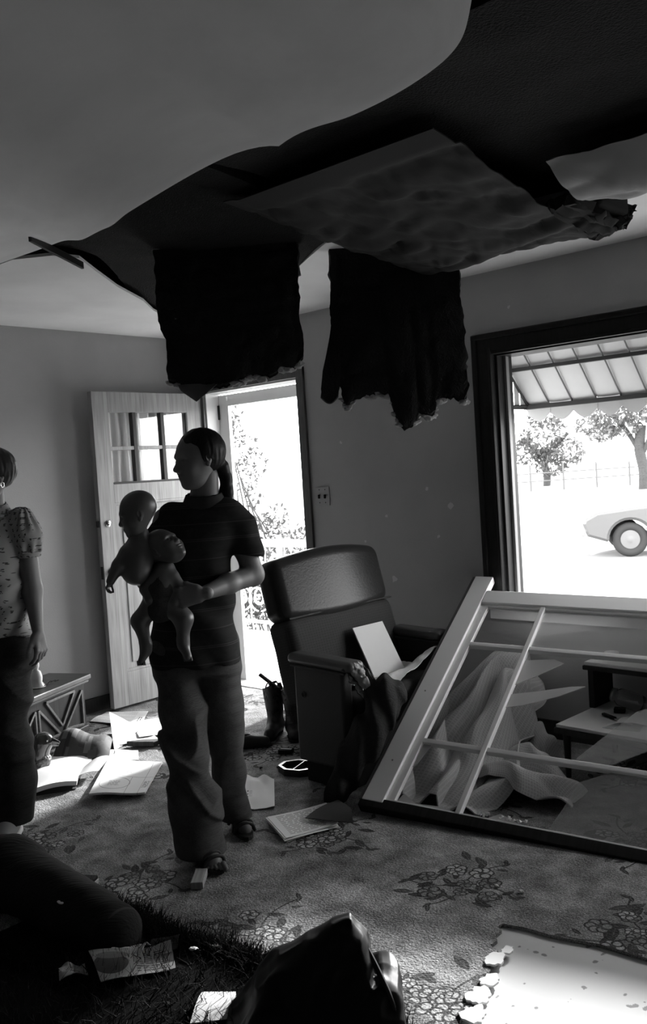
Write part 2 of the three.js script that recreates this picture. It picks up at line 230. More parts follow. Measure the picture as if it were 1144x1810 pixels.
// ceiling: drywall sheets left in place round the torn opening
const cth = 0.013;
const seam = new THREE.CatmullRomCurve3([V(0, 2.435, 2.165), V(0.7, 2.435, 2.16), V(1.41, 2.43, 2.165), V(1.86, 2.42, 2.16), V(2.56, 2.27, 2.45), V(3.31, 2.095, 2.85), V(3.80, 2.11, 2.895), V(3.98, 2.105, 2.89), V(4.22, 2.10, 2.945), V(4.335, 2.11, 3.05), V(4.6, 2.2, 3.4), V(5.2, 2.38, 3.95), V(RX, 2.435, 4.3)], false, 'catmullrom', 0.4);
struct('ceiling', (() => {
  // near sheets: their torn edge has come off the joists and hangs down along the seam
  const near = sheet((u, v) => { const e = seam.getPoint(u), d = v ** 1.6, z = lerp(e.z, RZ, d), x = e.x, fall = Math.exp(-(((z - e.z) / 0.95) ** 1.15));
    return V(x, H - (H - e.y) * fall + 0.02 * noise(x * 2.2, z * 1.4, 3) * fall * sstep(1.6, 2.4, x) - 0.03 * Math.exp(-Math.abs(x - 3.80) / 0.10) * fall, z); }, 150, 36, cth, [RX, RZ]);
  const far = flat([[0, 0], [RX, 0], [RX, 0.9], [4.6, 0.9], [3.9, 0.92], [3.4, 0.95], [2.7, 1.0], [2.44, 1.17], [2.40, 1.175], [2.22, 1.07], [2.04, 0.96], [1.9, 0.8], [1.3, 0.62], [0.66, 0.68], [0.8, 0.88], [1.0, 1.1], [1.22, 1.42], [1.45, 1.70], [1.62, 1.90], [1.60, 2.02], [1.45, 2.12], [0.8, 2.135], [0, 2.14]], cth, H);
  return join(near, far);
})(), ceilM, 'white drywall ceiling torn open across the middle of the room');
{ // joists above the opening
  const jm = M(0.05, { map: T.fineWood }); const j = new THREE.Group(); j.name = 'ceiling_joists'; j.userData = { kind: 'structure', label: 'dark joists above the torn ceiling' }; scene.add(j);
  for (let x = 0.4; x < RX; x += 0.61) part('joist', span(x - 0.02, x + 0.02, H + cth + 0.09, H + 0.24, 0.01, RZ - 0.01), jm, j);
}
// ------------------------------------------------------------------ floral carpet
T.carpet = canvasTex(2048, 2048, (c, W) => {
  const S = W / 2.6, R = rng(77); c.fillStyle = '#9a9a9a'; c.fillRect(0, 0, W, W);
  const img = c.getImageData(0, 0, W, W), d = img.data;
  for (let y = 0; y < W; y++) for (let x = 0; x < W; x++) { const n = wrapN(x / W, y / W, 40, 2, 5) * 50 + wrapN(x / W, y / W, 9, 3, 6) * 30 + (hash(x >> 1, y >> 1, 3) - 0.5) * 74, i = (y * W + x) * 4; d[i] = d[i + 1] = d[i + 2] = clamp(150 + n, 0, 255); }
  c.putImageData(img, 0, 0);
  const at = (x, y, f) => { for (const ox of [-W, 0, W]) for (const oy of [-W, 0, W]) { if (x + ox < -500 || x + ox > W + 500 || y + oy < -500 || y + oy > W + 500) continue; c.save(); c.translate(x + ox, y + oy); f(); c.restore(); } };
  const leaf = (L, a, g) => { c.save(); c.rotate(a); c.fillStyle = g; c.beginPath(); c.moveTo(0, 0); c.quadraticCurveTo(L * 0.5, -L * 0.38, L, 0); c.quadraticCurveTo(L * 0.5, L * 0.38, 0, 0); c.fill(); c.strokeStyle = 'rgba(150,150,150,.5)'; c.lineWidth = 2; c.beginPath(); c.moveTo(0, 0); c.lineTo(L * 0.9, 0); c.stroke(); c.restore(); };
  const flower = (r, ph, g) => { c.strokeStyle = '#303030'; c.lineWidth = r * 0.16; for (let k = 0; k < 6; k++) { const a = ph + k * 1.047; c.fillStyle = g; c.beginPath(); c.arc(Math.cos(a) * r * 0.62, Math.sin(a) * r * 0.62, r * 0.46, 0, 6.3); c.fill(); c.stroke(); } c.fillStyle = '#4a4a4a'; c.beginPath(); c.arc(0, 0, r * 0.3, 0, 6.3); c.fill(); };
  const n = 4;
  for (let i = 0; i < n; i++) for (let j = 0; j < n; j++) {
    const x = (i + 0.5 + (j % 2) * 0.5) * W / n + (R() - 0.5) * 40, y = (j + 0.5) * W / n + (R() - 0.5) * 40, A = R() * 6.3;
    const leaves = [], fl = [], br = []; for (let k = 0; k < 26; k++) leaves.push([(0.06 + 0.13 * R()) * S, R() * 6.3, (0.05 + 0.04 * R()) * S, R() * 6.3, R() < 0.7 ? '#2c2c2c' : '#454545']);
    for (let k = 0; k < 11; k++) fl.push([(k ? 0.03 + 0.12 * R() : 0) * S, k * 0.9 + A, (0.022 + 0.018 * R()) * S, R() * 3, R() < 0.6 ? '#c2c2c2' : '#8c8c8c']);
    for (let k = 0; k < 4; k++) br.push([A + k * 1.6 + R(), (0.18 + 0.1 * R()) * S]);
    at(x, y, () => { c.strokeStyle = '#3a3a3a'; c.lineWidth = 5; for (const [a, L] of br) { c.beginPath(); c.moveTo(0, 0); c.quadraticCurveTo(Math.cos(a + 0.5) * L * 0.6, Math.sin(a + 0.5) * L * 0.6, Math.cos(a) * L, Math.sin(a) * L); c.stroke(); for (const q of [0.75, 0.9, 1]) { c.save(); c.translate(Math.cos(a) * L * q, Math.sin(a) * L * q); leaf(0.045 * S, a + q * 7, '#333333'); c.restore(); } }
      for (const [r, a, L, b, g] of leaves) { c.save(); c.translate(Math.cos(a) * r, Math.sin(a) * r); leaf(L, b, g); c.restore(); } for (const [r, a, s, p, g] of fl) { c.save(); c.translate(Math.cos(a) * r, Math.sin(a) * r); flower(s, p, g); c.restore(); } });
  }
  const im2 = c.getImageData(0, 0, W, W), e = im2.data; for (let y = 0; y < W; y++) for (let x = 0; x < W; x++) { const q = (hash(x >> 1, y >> 1, 11) - 0.5) * 60 + wrapN(x / W, y / W, 64, 1, 12) * 30, i = (y * W + x) * 4; e[i] = e[i + 1] = e[i + 2] = clamp(e[i] + q, 0, 255); } c.putImageData(im2, 0, 0);
}, 2.6);
const carpetM = M(0.62, { map: T.carpet, roughness: 1, bumpMap: T.grain, bumpScale: 0.004 });
{
  const R = rng(4), key = [[3.5, 1.80], [3.53, 1.885], [3.545, 1.93], [3.585, 1.955], [3.58, 2.01], [3.605, 2.035], [3.61, 2.08], [3.645, 2.115], [3.63, 2.15], [3.632, 2.185], [3.66, 2.2], [3.665, 2.26], [3.69, 2.32], [3.74, 2.42], [3.9, 2.47], [4.3, 2.42], [4.9, 2.5], [5.6, 2.44], [6.25, 2.5], [6.25, RZ - 0.02]];
  const edge = [[6.25, 1.74], [5.8, 1.7], [5.2, 1.73], [4.7, 1.68], [4.2, 1.72], [3.8, 1.74], ...key]; const e2 = [];
  for (let i = 0; i < edge.length - 1; i++) for (let k = 0; k < 4; k++) { const t = k / 4; e2.push([lerp(edge[i][0], edge[i + 1][0], t) + (R() - 0.5) * 0.016, lerp(edge[i][1], edge[i + 1][1], t) + (R() - 0.5) * 0.014]); }
  const c = thing('carpet', 'floral carpet with bouquets torn off along a ragged edge at lower right', 'carpet');
  part('pile', flat([[0.02, RZ - 0.02], [0.02, 0.03], [6.25, 0.03], ...e2], 0.011, 0.0), carpetM, c);
  // crumbling pale backing left along the torn edge
  const bm = M(0.75, { roughness: 1, map: T.plaster });
  for (const [x, z, s, a] of [[3.595, 1.99, 0.05, 0.3], [3.64, 2.09, 0.045, 2], [3.655, 2.17, 0.06, 1.1], [3.69, 2.25, 0.06, 4], [3.60, 1.93, 0.03, 5]]) {
    const p = []; for (let k = 0; k < 26; k++) { const q = k / 26 * 6.283, r = s * 0.75 * (0.7 + 0.35 * noise(Math.cos(q) * 1.7 + x * 9, Math.sin(q) * 1.7) + 0.25 * R()); p.push([x + Math.cos(q) * r * 0.8, z + Math.sin(q) * r]); }
    part('backing_scrap', flat(p, 0.006, 0.0115), bm, c, 'crumbling white carpet backing');
  }
}
// ------------------------------------------------------------------ insulation hanging out of the ceiling
{
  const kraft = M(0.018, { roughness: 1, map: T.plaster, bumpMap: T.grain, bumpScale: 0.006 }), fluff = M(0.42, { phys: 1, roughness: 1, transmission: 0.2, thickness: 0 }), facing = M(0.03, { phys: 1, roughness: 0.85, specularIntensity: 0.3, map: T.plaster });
  const pw = (pts, x) => { for (let i = 0; i < pts.length - 1; i++) if (x <= pts[i + 1][0]) { const t = clamp((x - pts[i][0]) / (pts[i + 1][0] - pts[i][0])); return lerp(pts[i][1], pts[i + 1][1], t); } return pts[pts.length - 1][1]; };
  function flap(t, name, Lx, Rx, bot, th, seed, top = 0.012, m = kraft, bend = 0.05) {
    const f = (u, v) => { const xm = lerp(pw(Lx, 0), pw(Rx, 0), u), b = pw(bot, lerp(Lx[Lx.length - 1][1], Rx[Rx.length - 1][1], u)); const y = lerp(top, b + 0.008 * noise(u * 40, seed, 0), v);
      const d = clamp(-y, 0, 2), x = lerp(pw(Lx, d), pw(Rx, d), u) + (u < 0.05 || u > 0.95 ? 0.006 * noise(y * 28, seed + 3) : 0); return V(x, y, bend * Math.sin(v * 2.2) * (1 - v) + 0.02 * fbm(x * 6, y * 6, seed) + 0.03 * noise(x * 3, y * 2.5, seed + 9)); };
    part(name, sheet(f, 72, 64, (u, v) => th * (0.7 + 0.5 * Math.abs(noise(u * 9, v * 9, seed))) * (v > 0.97 ? 0.4 : 1), [0.6, 0.8]), m, t);
    const p = []; for (let k = 0; k <= 60; k++) { const q = f(k / 60, 1); p.push(V(q.x, q.y + 0.004 * noise(k * 0.9, seed), q.z + 0.012 * noise(k * 0.7, seed + 2))); }
    const R = rng(seed), gs = []; for (let k = 0; k < 60; k++) { if (noise(k * 0.13, seed + 5) < -0.15) continue; const a = p[k], g = new THREE.IcosahedronGeometry(0.008 + 0.008 * R(), 1); const ps = g.attributes.position; for (let i = 0; i < ps.count; i++) { const s = 1 + 0.35 * noise(ps.getX(i) * 300, ps.getY(i) * 300, k); ps.setXYZ(i, ps.getX(i) * s * 1.5, ps.getY(i) * s, ps.getZ(i) * s); } g.computeVertexNormals(); g.translate(a.x, a.y, a.z); gs.push(g); }
    part('torn_fringe', join(gs), fluff, t, 'pale torn fibre edge');
  }
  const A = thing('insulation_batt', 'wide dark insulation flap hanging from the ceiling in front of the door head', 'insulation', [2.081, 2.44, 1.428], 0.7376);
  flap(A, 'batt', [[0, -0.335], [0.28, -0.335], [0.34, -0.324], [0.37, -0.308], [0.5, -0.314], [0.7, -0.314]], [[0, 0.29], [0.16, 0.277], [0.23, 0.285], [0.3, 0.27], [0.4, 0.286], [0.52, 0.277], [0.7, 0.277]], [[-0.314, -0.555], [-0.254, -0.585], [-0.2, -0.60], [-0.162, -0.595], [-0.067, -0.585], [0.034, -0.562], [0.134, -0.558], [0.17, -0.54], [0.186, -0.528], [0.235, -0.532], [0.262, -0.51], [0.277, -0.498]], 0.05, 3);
  part('paper_scrap', sheet((u, v) => V(lerp(-0.275, -0.12, u) + 0.02 * v, lerp(-0.57, -0.59 - 0.062 * (1 - Math.abs(u * 2 - 0.85)), v), 0.03 + 0.05 * v + 0.012 * Math.sin(u * 5)), 14, 10, 0.002), M(0.14, { roughness: 0.7 }), A, 'torn corner of paper facing');
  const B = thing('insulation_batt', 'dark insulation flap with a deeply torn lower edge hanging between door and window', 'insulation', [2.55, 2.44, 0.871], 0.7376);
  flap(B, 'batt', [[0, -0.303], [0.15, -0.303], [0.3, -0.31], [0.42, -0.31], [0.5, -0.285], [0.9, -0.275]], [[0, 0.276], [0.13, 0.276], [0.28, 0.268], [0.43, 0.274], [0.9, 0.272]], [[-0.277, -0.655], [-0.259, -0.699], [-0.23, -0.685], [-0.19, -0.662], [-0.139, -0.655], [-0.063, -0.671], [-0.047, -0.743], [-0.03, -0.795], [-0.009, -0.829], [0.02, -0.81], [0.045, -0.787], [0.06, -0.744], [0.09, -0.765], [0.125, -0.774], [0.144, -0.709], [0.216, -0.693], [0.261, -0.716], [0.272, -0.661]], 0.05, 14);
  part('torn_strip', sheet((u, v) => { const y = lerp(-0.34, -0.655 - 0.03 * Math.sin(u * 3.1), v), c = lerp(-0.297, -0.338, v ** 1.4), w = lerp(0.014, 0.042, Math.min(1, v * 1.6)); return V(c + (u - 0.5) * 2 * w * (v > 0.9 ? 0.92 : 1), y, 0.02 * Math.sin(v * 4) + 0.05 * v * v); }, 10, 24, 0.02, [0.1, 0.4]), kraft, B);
  // batt still lying across the joists, sagging into the hole
  const C = thing('insulation_batt', 'dark insulation batt sagging into the torn hole near the left wall', 'insulation', [0, 2.44, 0]);
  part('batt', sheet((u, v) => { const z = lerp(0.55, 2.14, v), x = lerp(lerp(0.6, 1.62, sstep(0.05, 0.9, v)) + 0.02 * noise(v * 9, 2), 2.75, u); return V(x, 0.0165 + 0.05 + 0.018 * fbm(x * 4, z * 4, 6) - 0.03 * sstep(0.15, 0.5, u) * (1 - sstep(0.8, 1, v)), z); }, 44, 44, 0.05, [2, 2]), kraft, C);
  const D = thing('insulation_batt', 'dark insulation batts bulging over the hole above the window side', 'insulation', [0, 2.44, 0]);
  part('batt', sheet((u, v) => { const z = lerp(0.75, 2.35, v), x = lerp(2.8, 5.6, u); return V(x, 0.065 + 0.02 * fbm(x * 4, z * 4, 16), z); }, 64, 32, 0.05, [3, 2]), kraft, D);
  // crumpled paper-faced roll bulging down by the window
  const wr = (x, z) => { let r = 0; for (const [a, f, amp] of [[0.35, 9, 0.014], [-0.5, 15, 0.008], [1.0, 24, 0.004]]) { const s = x * Math.cos(a) + z * Math.sin(a), t = -x * Math.sin(a) + z * Math.cos(a); r += amp * (1 - 2 * Math.abs(noise(s * f * 0.45, t * f, a * 9))); } return r; };
  const E = thing('insulation_roll', 'crumpled paper faced insulation sagging from the ceiling in front of the window head', 'insulation', [0, 2.44, 0]);
  const sec = new THREE.CatmullRomCurve3([V(0, -0.02, 1.95), V(0, -0.075, 1.5), V(0, -0.125, 1.1), V(0, -0.15, 0.88), V(0, -0.13, 0.78), V(0, -0.075, 0.74), V(0, -0.025, 0.78)]);
  const belly = (x0, x1, dz, seed, sc) => (u, v) => { const q = sec.getPoint(v), x = lerp(x0, x1, u) + 0.03 * noise(v * 4, seed), e = sstep(0, 0.22, u) ; const lob = wr(x * 1.0 + seed, q.z); return V(x + (1 - e) * 0.12 * (1 - v), q.y * sc * lerp(0.55, 1, e) + lob * (v > 0.05 && v < 0.95 ? 1 : 0), q.z + dz + 0.02 * noise(x * 3, seed) + (1 - e) * 0.05 * v); };
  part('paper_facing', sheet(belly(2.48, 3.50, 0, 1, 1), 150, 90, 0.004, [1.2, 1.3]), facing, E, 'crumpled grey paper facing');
  part('fibre_end', sheet((u, v) => { const q = sec.getPoint(lerp(0.28, 0.86, v)); return V(3.47 + 0.10 * u + 0.02 * noise(v * 12, 3), lerp(q.y, q.y * 0.5 + 0.01, 0.25 * u) + 0.015 * noise(u * 8, v * 16, 3), q.z + 0.02 * noise(u * 7, v * 14)); }, 14, 40, (u, v) => 0.03 + 0.02 * Math.abs(noise(u * 9, v * 19)), [0.2, 0.5]), M(0.03, { roughness: 1 }), E, 'dark ragged fibre end');
  part('end_block', span(3.5, 3.60, -0.10, -0.01, 0.80, 1.05, 0.02), M(0.02, { roughness: 1 }), E);
  const F = thing('insulation_roll', 'second lit roll of crumpled paper facing at the right edge of the ceiling', 'insulation', [0, 2.44, 0]);
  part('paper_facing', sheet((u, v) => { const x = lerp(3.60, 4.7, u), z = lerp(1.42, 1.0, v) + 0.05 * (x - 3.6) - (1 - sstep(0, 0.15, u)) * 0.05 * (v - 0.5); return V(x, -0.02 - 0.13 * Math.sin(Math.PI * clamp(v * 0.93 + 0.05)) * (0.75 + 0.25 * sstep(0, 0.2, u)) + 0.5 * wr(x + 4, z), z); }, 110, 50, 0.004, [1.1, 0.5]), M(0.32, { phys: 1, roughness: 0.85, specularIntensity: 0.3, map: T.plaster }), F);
  // loose lath at the seam
  solo('ceiling_lath', bar(V(1.90, 2.41, 2.30), V(1.64, 2.405, 1.90), 0.012, 0.03), darkWood, 'short dark lath dangling at the torn ceiling seam', 'lath');
}
// ------------------------------------------------------------------ window sash blown into the room
const qBasis = (X, Y) => { const Z = X.clone().cross(Y).normalize(); return new THREE.Quaternion().setFromRotationMatrix(new THREE.Matrix4().makeBasis(X, Y, Z)); };
const sashV = V(-0.1254, 0.5214, -0.844).normalize(), sashX = V(0.9845, -0.022, -0.172); sashX.addScaledVector(sashV, -sashX.dot(sashV)).normalize();
const sashO = V(2.53, 0.078, 1.31), sashN = sashX.clone().cross(sashV);
const sashY = (x, z) => sashO.y - (sashN.x * (x - sashO.x) + sashN.z * (z - sashO.z)) / sashN.y;
const paneGlass = M(0.95, { phys: 1, transmission: 1, thickness: 0, roughness: 0.04, ior: 1.5 });
const dustyGlass = M(0.9, { phys: 1, transmission: 0.86, thickness: 0, roughness: 0.25, ior: 1.5 });
{
  const s = thing('window_sash', 'white multi-pane window sash leaning from the floor to the sill with broken panes', 'window sash'); s.position.copy(sashO); s.quaternion.copy(qBasis(sashX, sashV));
  const wm = M(0.88, { roughness: 0.42 }), edgeM = M(0.09, { roughness: 0.7, map: T.wood }), mm = M(0.72, { roughness: 0.5 });
  const UW = 1.9, t = 0.042;
  const stile = (u0, u1, inner) => join(span(u0, u1, -0.02, 1.47, -t, 0, 0.004), span(inner > 0 ? u1 - 0.001 : u0 - 0.04, inner > 0 ? u1 + 0.04 : u0 + 0.001, 0.0, 1.30, -t + 0.004, -0.014, 0.003));
  part('stile', stile(0.008, 0.108, 1), wm, s); part('stile_edge', span(-0.006, 0.0085, -0.02, 1.465, -t - 0.002, -0.001, 0.002), edgeM, s, 'dark bare wood edge'); part('stile', stile(UW - 0.11, UW, -1), wm, s);
  part('top_rail', join(span(0.11, UW - 0.11, 1.265, 1.36, -t, -0.001), span(0.11, UW - 0.11, 1.25, 1.266, -t + 0.004, -0.014)), wm, s);
  part('bottom_rail', span(0.0, UW, -0.05, 0.0, -0.08, -0.003, 0.004), M(0.025, { roughness: 0.8, map: T.wood }), s, 'dark stained bottom rail'); part('bottom_rail_lip', span(0.10, UW - 0.1, -0.001, 0.012, -t + 0.004, -0.012), wm, s);
  const cols = [0.436, 1.464], rows = [0.344, 0.971], uE = [0.148, ...cols, UW - 0.15], wE = [0.012, ...rows, 1.25];
  for (const u of cols) part('muntin', span(u - 0.012, u + 0.012, 0.0, 1.262, -t + 0.006, -0.006, 0.004), wm, s, 'upright glazing bar');
  for (const w of rows) part('muntin', span(0.145, UW - 0.145, w - 0.013, w + 0.013, -t + 0.004, -0.012, 0.004), mm, s, 'cross glazing bar');
  // panes that are still whole: the top row and the lower right
  for (let i = 0; i < 3; i++) part('pane', span(uE[i], uE[i + 1], wE[2], wE[3], -0.028, -0.024, 0), i ? dustyGlass : paneGlass, s);
  part('pane', span(uE[2], uE[3], wE[0], wE[1], -0.028, -0.024, 0), dustyGlass, s);
  const shard = (pts, z = -0.028, m = paneGlass) => { const g = extrude(pts, 0.004, 0); g.translate(0, 0, z); part('glass_shard', mUV(g), m, s); };
  const sg = M(0.85, { phys: 1, transmission: 0.55, thickness: 0, roughness: 0.3, ior: 1.5 });
  shard([[0.445, 0.90], [0.58, 0.925], [0.63, 0.905], [0.52, 0.80], [0.445, 0.74]], -0.028, sg);
  shard([[0.445, 0.60], [0.52, 0.625], [0.66, 0.70], [0.76, 0.775], [0.70, 0.765], [0.56, 0.715], [0.445, 0.68]], -0.028, sg);
  shard([[0.80, 0.012], [1.45, 0.012], [1.45, 0.33], [0.97, 0.33], [0.86, 0.26], [0.83, 0.12]], -0.028, dustyGlass);
  shard([[0.152, 0.33], [0.19, 0.33], [0.165, 0.22], [0.15, 0.2]], -0.028, sg);
  shard([[0.55, 0.012], [0.70, 0.012], [0.66, 0.03], [0.6, 0.05]], -0.028, sg); shard([[0.152, 0.012], [0.43, 0.012], [0.36, 0.03], [0.24, 0.022], [0.17, 0.06]], -0.028, sg);
  shard([[0.81, 0.36], [0.95, 0.36], [1.45, 0.75], [1.45, 0.95], [1.0, 0.66]], -0.028, dustyGlass);
  const R = rng(9), crumbs = []; for (let k = 0; k < 26; k++) { const g = new THREE.TetrahedronGeometry(0.005 + 0.006 * R()); g.scale(1, 0.5, 1.3); g.rotateX(R() * 3); g.translate(0.5 + R() * 0.22, 0.02 + R() * 0.012, -0.012); crumbs.push(g); }
  part('glass_crumbs', join(crumbs), M(0.85, { roughness: 0.3 }), s, 'glittering crumbs of glass').userData.kind = 'stuff';
  const hw = M(0.3, { metalness: 1, roughness: 0.4 }); for (const [u, w] of [[0.02, 0.62], [0.03, 0.2]]) part('nail_head', rod(V(u + 0.03, w, -0.001), V(u + 0.03, w, 0.002), 0.004, 0.004, 8), hw, s);
}
// ------------------------------------------------------------------ blanket heaped behind the sash
T.waffle = tex(256, 256, (u, v) => { const a = Math.abs(((u * 8) % 1) - 0.5) * 2, b = Math.abs(((v * 8) % 1) - 0.5) * 2; return 0.62 + 0.25 * Math.max(a, b) ** 2 + 0.12 * wrapN(u, v, 32, 2, 3); }, 0.10);
{
  const bm = M(0.62, { roughness: 1, map: T.waffle, bumpMap: T.waffle, bumpScale: 0.0015 });
  const b = thing('blanket', 'woven waffle blanket heaped in big folds behind the fallen sash', 'blanket');
  const rdg = (t) => { const f = t - Math.floor(t); return 1 - Math.abs(2 * f - 1) ** 1.4 * 2; };
  part('cloth', sheet((u, v) => { // the main fall from the heap under the sill to the carpet
    const xl = lerp(2.455, 2.47, v) + 0.03 * noise(v * 4, 1), xr = lerp(2.70, 3.06, v ** 0.8) + 0.06 * noise(v * 5, 7), z = lerp(0.05, 1.20 - 0.10 * u, v) + 0.03 * noise(u * 4, 2) * v, x = lerp(xl, xr, u);
    const body = 0.44 * (1 - sstep(0.0, 1.05, v)) * (1 - 0.45 * sstep(0.55, 1, u)) * (0.8 + 0.2 * sstep(0, 0.25, u)) + 0.03, am = 0.055 * sstep(0.0, 0.25, v) * (1 - 0.35 * v);
    const f = rdg(u * 3.1 + 0.8 * v + 0.45 * noise(u * 2 + 3, v * 3, 5)), f2 = rdg(u * 2.3 - 2.2 * v + 0.6 * noise(u * 3, v * 2, 9) + 0.3);
    return V(x + 0.02 * f2, Math.max(0.018 + 0.004 * f, Math.min(sashY(x, z) - 0.09, body + am * f + 0.03 * f2 * sstep(0.45, 0.8, v) + 0.015 * noise(u * 9, v * 8, 2))), z); }, 110, 130, 0.006, [0.5, 1.25]), bm, b);
  part('cloth_fold', sheet((u, v) => { // loose pleats lying to the right
    const x = lerp(2.74, lerp(3.02, 3.26, sstep(0.25, 0.6, v)), u) + 0.03 * noise(v * 6, 3), z = lerp(0.34, 0.93, v) + 0.10 * u * (1 - v) + 0.03 * noise(u * 5, v * 5), e = Math.sin(Math.PI * clamp(u * 0.92 + 0.06)) ** 0.6;
    const y = 0.025 + e * (0.05 + 0.075 * (0.5 + 0.5 * rdg(v * 2.6 + 0.7 * u + 0.3 * noise(u * 3, 4)))) + 0.02 * noise(u * 7, v * 9, 6) * e + 0.05 * e * Math.exp(-(((u - 0.45) / 0.2) ** 2)) * (1 - v);
    return V(x, Math.max(0.018, Math.min(y, sashY(x, z) - 0.10)), z); }, 90, 80, 0.006, [0.65, 0.7]), bm, b);
}
// ------------------------------------------------------------------ armchair
const vinyl = M(0.022, { phys: 1, roughness: 0.32, specularIntensity: 0.3, bumpMap: T.grain, bumpScale: 0.0006 });
const chairCloth = M(0.05, { roughness: 0.85, map: T.waffle });
{
  const rb = (c, h, r) => (x, y, z) => { const a = Math.max(Math.abs(x - c[0]) - h[0] + r, 0), b = Math.max(Math.abs(y - c[1]) - h[1] + r, 0), d = Math.max(Math.abs(z - c[2]) - h[2] + r, 0); return Math.hypot(a, b, d) - r; };
  const c = thing('armchair', 'dark vinyl recliner armchair with a torn arm standing beside the doorway', 'armchair', [2.11, 0.012, 0.785], -0.03);
  const side = M(0.05, { roughness: 0.5, bumpMap: T.grain, bumpScale: 0.0008 });
  // back, leaning
  const bk = new THREE.Group(); bk.name = 'backrest'; bk.position.set(-0.02, 0.40, 0); bk.rotation.z = 0.25; c.add(bk);
  const crown = (x, y, z) => 0.035 * (1 - (z / 0.40) ** 2);
  part('headrest', nets((x, y, z) => rb([-0.06, 0.505, 0], [0.07 + 0.04 * (1 - (z / 0.4) ** 2), 0.145 + crown(x, y, z), 0.395], 0.055)(x, y, z), [-0.2, 0.3, -0.44], [0.1, 0.75, 0.44], 0.011), vinyl, bk, 'shiny vinyl upper panel');
  part('back_cushion', nets((x, y, z) => rb([-0.06, 0.16, 0], [0.082 + 0.02 * (1 - (z / 0.4) ** 2), 0.205, 0.385], 0.045)(x, y, z) - 0.003 * noise(x * 9, y * 9, z * 9), [-0.2, -0.08, -0.44], [0.1, 0.42, 0.44], 0.012), chairCloth, bk, 'woven lower panel');
  part('seam_piping', tube([V(0.026, 0.362, -0.375), V(0.036, 0.364, 0), V(0.026, 0.362, 0.375)], 0.005, 20, 6), side, bk);
  // arms
  for (const s of [1, -1]) {
    const arm = new THREE.Group(); arm.name = 'arm'; arm.position.set(0, 0, s * 0.375); c.add(arm);
    part('side_panel', span(-0.045, s > 0 ? 0.27 : 0.22, 0.10, 0.565, -0.03, 0.038, 0.018), side, arm);
    part('arm_pad', nets((x, y, z) => sm(rb([s > 0 ? 0.13 : 0.09, 0.578 - 0.03 * (x - 0.1), 0], [s > 0 ? 0.205 : 0.165, 0.026, 0.052], 0.025)(x, y, z), s > 0 ? 1 : cone([0.22, 0.57, 0], [0.235, 0.48, 0], 0.03, 0.02)(x, y, z), 0.03), [-0.1, 0.42, -0.08], [0.42, 0.63, 0.08], 0.009), M(0.07, { phys: 1, roughness: 0.36 }), arm);
    part('welt', tube([V(-0.05, 0.553, 0.045), V(0.1, 0.551, 0.049), V(0.29, 0.546, 0.045)], 0.006, 16, 6), side, arm);
    if (s > 0) { // torn front of the near arm
      part('torn_stuffing', nets((x, y, z) => { let d = cone([0.315, 0.565, 0.0], [0.40, 0.46, -0.005], 0.034, 0.018)(x, y, z); return d + 0.012 * noise(x * 45, y * 45, z * 45) + 0.006 * noise(x * 110, y * 110, z * 110); }, [0.24, 0.40, -0.08], [0.46, 0.64, 0.08], 0.007), M(0.30, { roughness: 1 }), arm, 'pale stuffing bursting from the torn arm');
      part('torn_flap', sheet((u, v) => V(lerp(0.30, 0.42, v) + 0.018 * Math.sin(u * 5), lerp(0.585, 0.475, v) - 0.02 * Math.abs(u - 0.5) + 0.008 * noise(v * 14, u * 5), lerp(-0.055, -0.02, u)), 10, 22, 0.006), vinyl, arm); part('torn_flap', sheet((u, v) => V(lerp(0.29, 0.395, v) + 0.01 * noise(v * 12, 3), lerp(0.57, 0.455, v), lerp(0.02, 0.056, u) + 0.012 * noise(v * 9, 1)), 8, 22, 0.006), vinyl, arm);
    } else part('front_post', span(0.20, 0.255, 0.1, 0.55, -0.035, 0.04, 0.015), side, arm);
  }
  part('seat_cushion', nets((x, y, z) => rb([0.155, 0.33, 0], [0.15, 0.075 + 0.015 * (1 - (z / 0.33) ** 2), 0.335], 0.05)(x, y, z), [-0.02, 0.2, -0.36], [0.33, 0.46, 0.36], 0.012), chairCloth, c);
  part('plinth', span(-0.02, 0.25, 0.0, 0.105, -0.385, 0.385, 0.006), blackM, c);
  part('seat_base', span(-0.02, 0.26, 0.10, 0.26, -0.34, 0.34, 0.01), side, c);
  part('rear_panel', span(-0.07, -0.04, 0.10, 0.45, -0.37, 0.37, 0.01), side, c); const bt = new THREE.TorusGeometry(0.012, 0.004, 8, 16); bt.translate(0.02, 0.42, 0.415); part('button', bt, side, c);
}
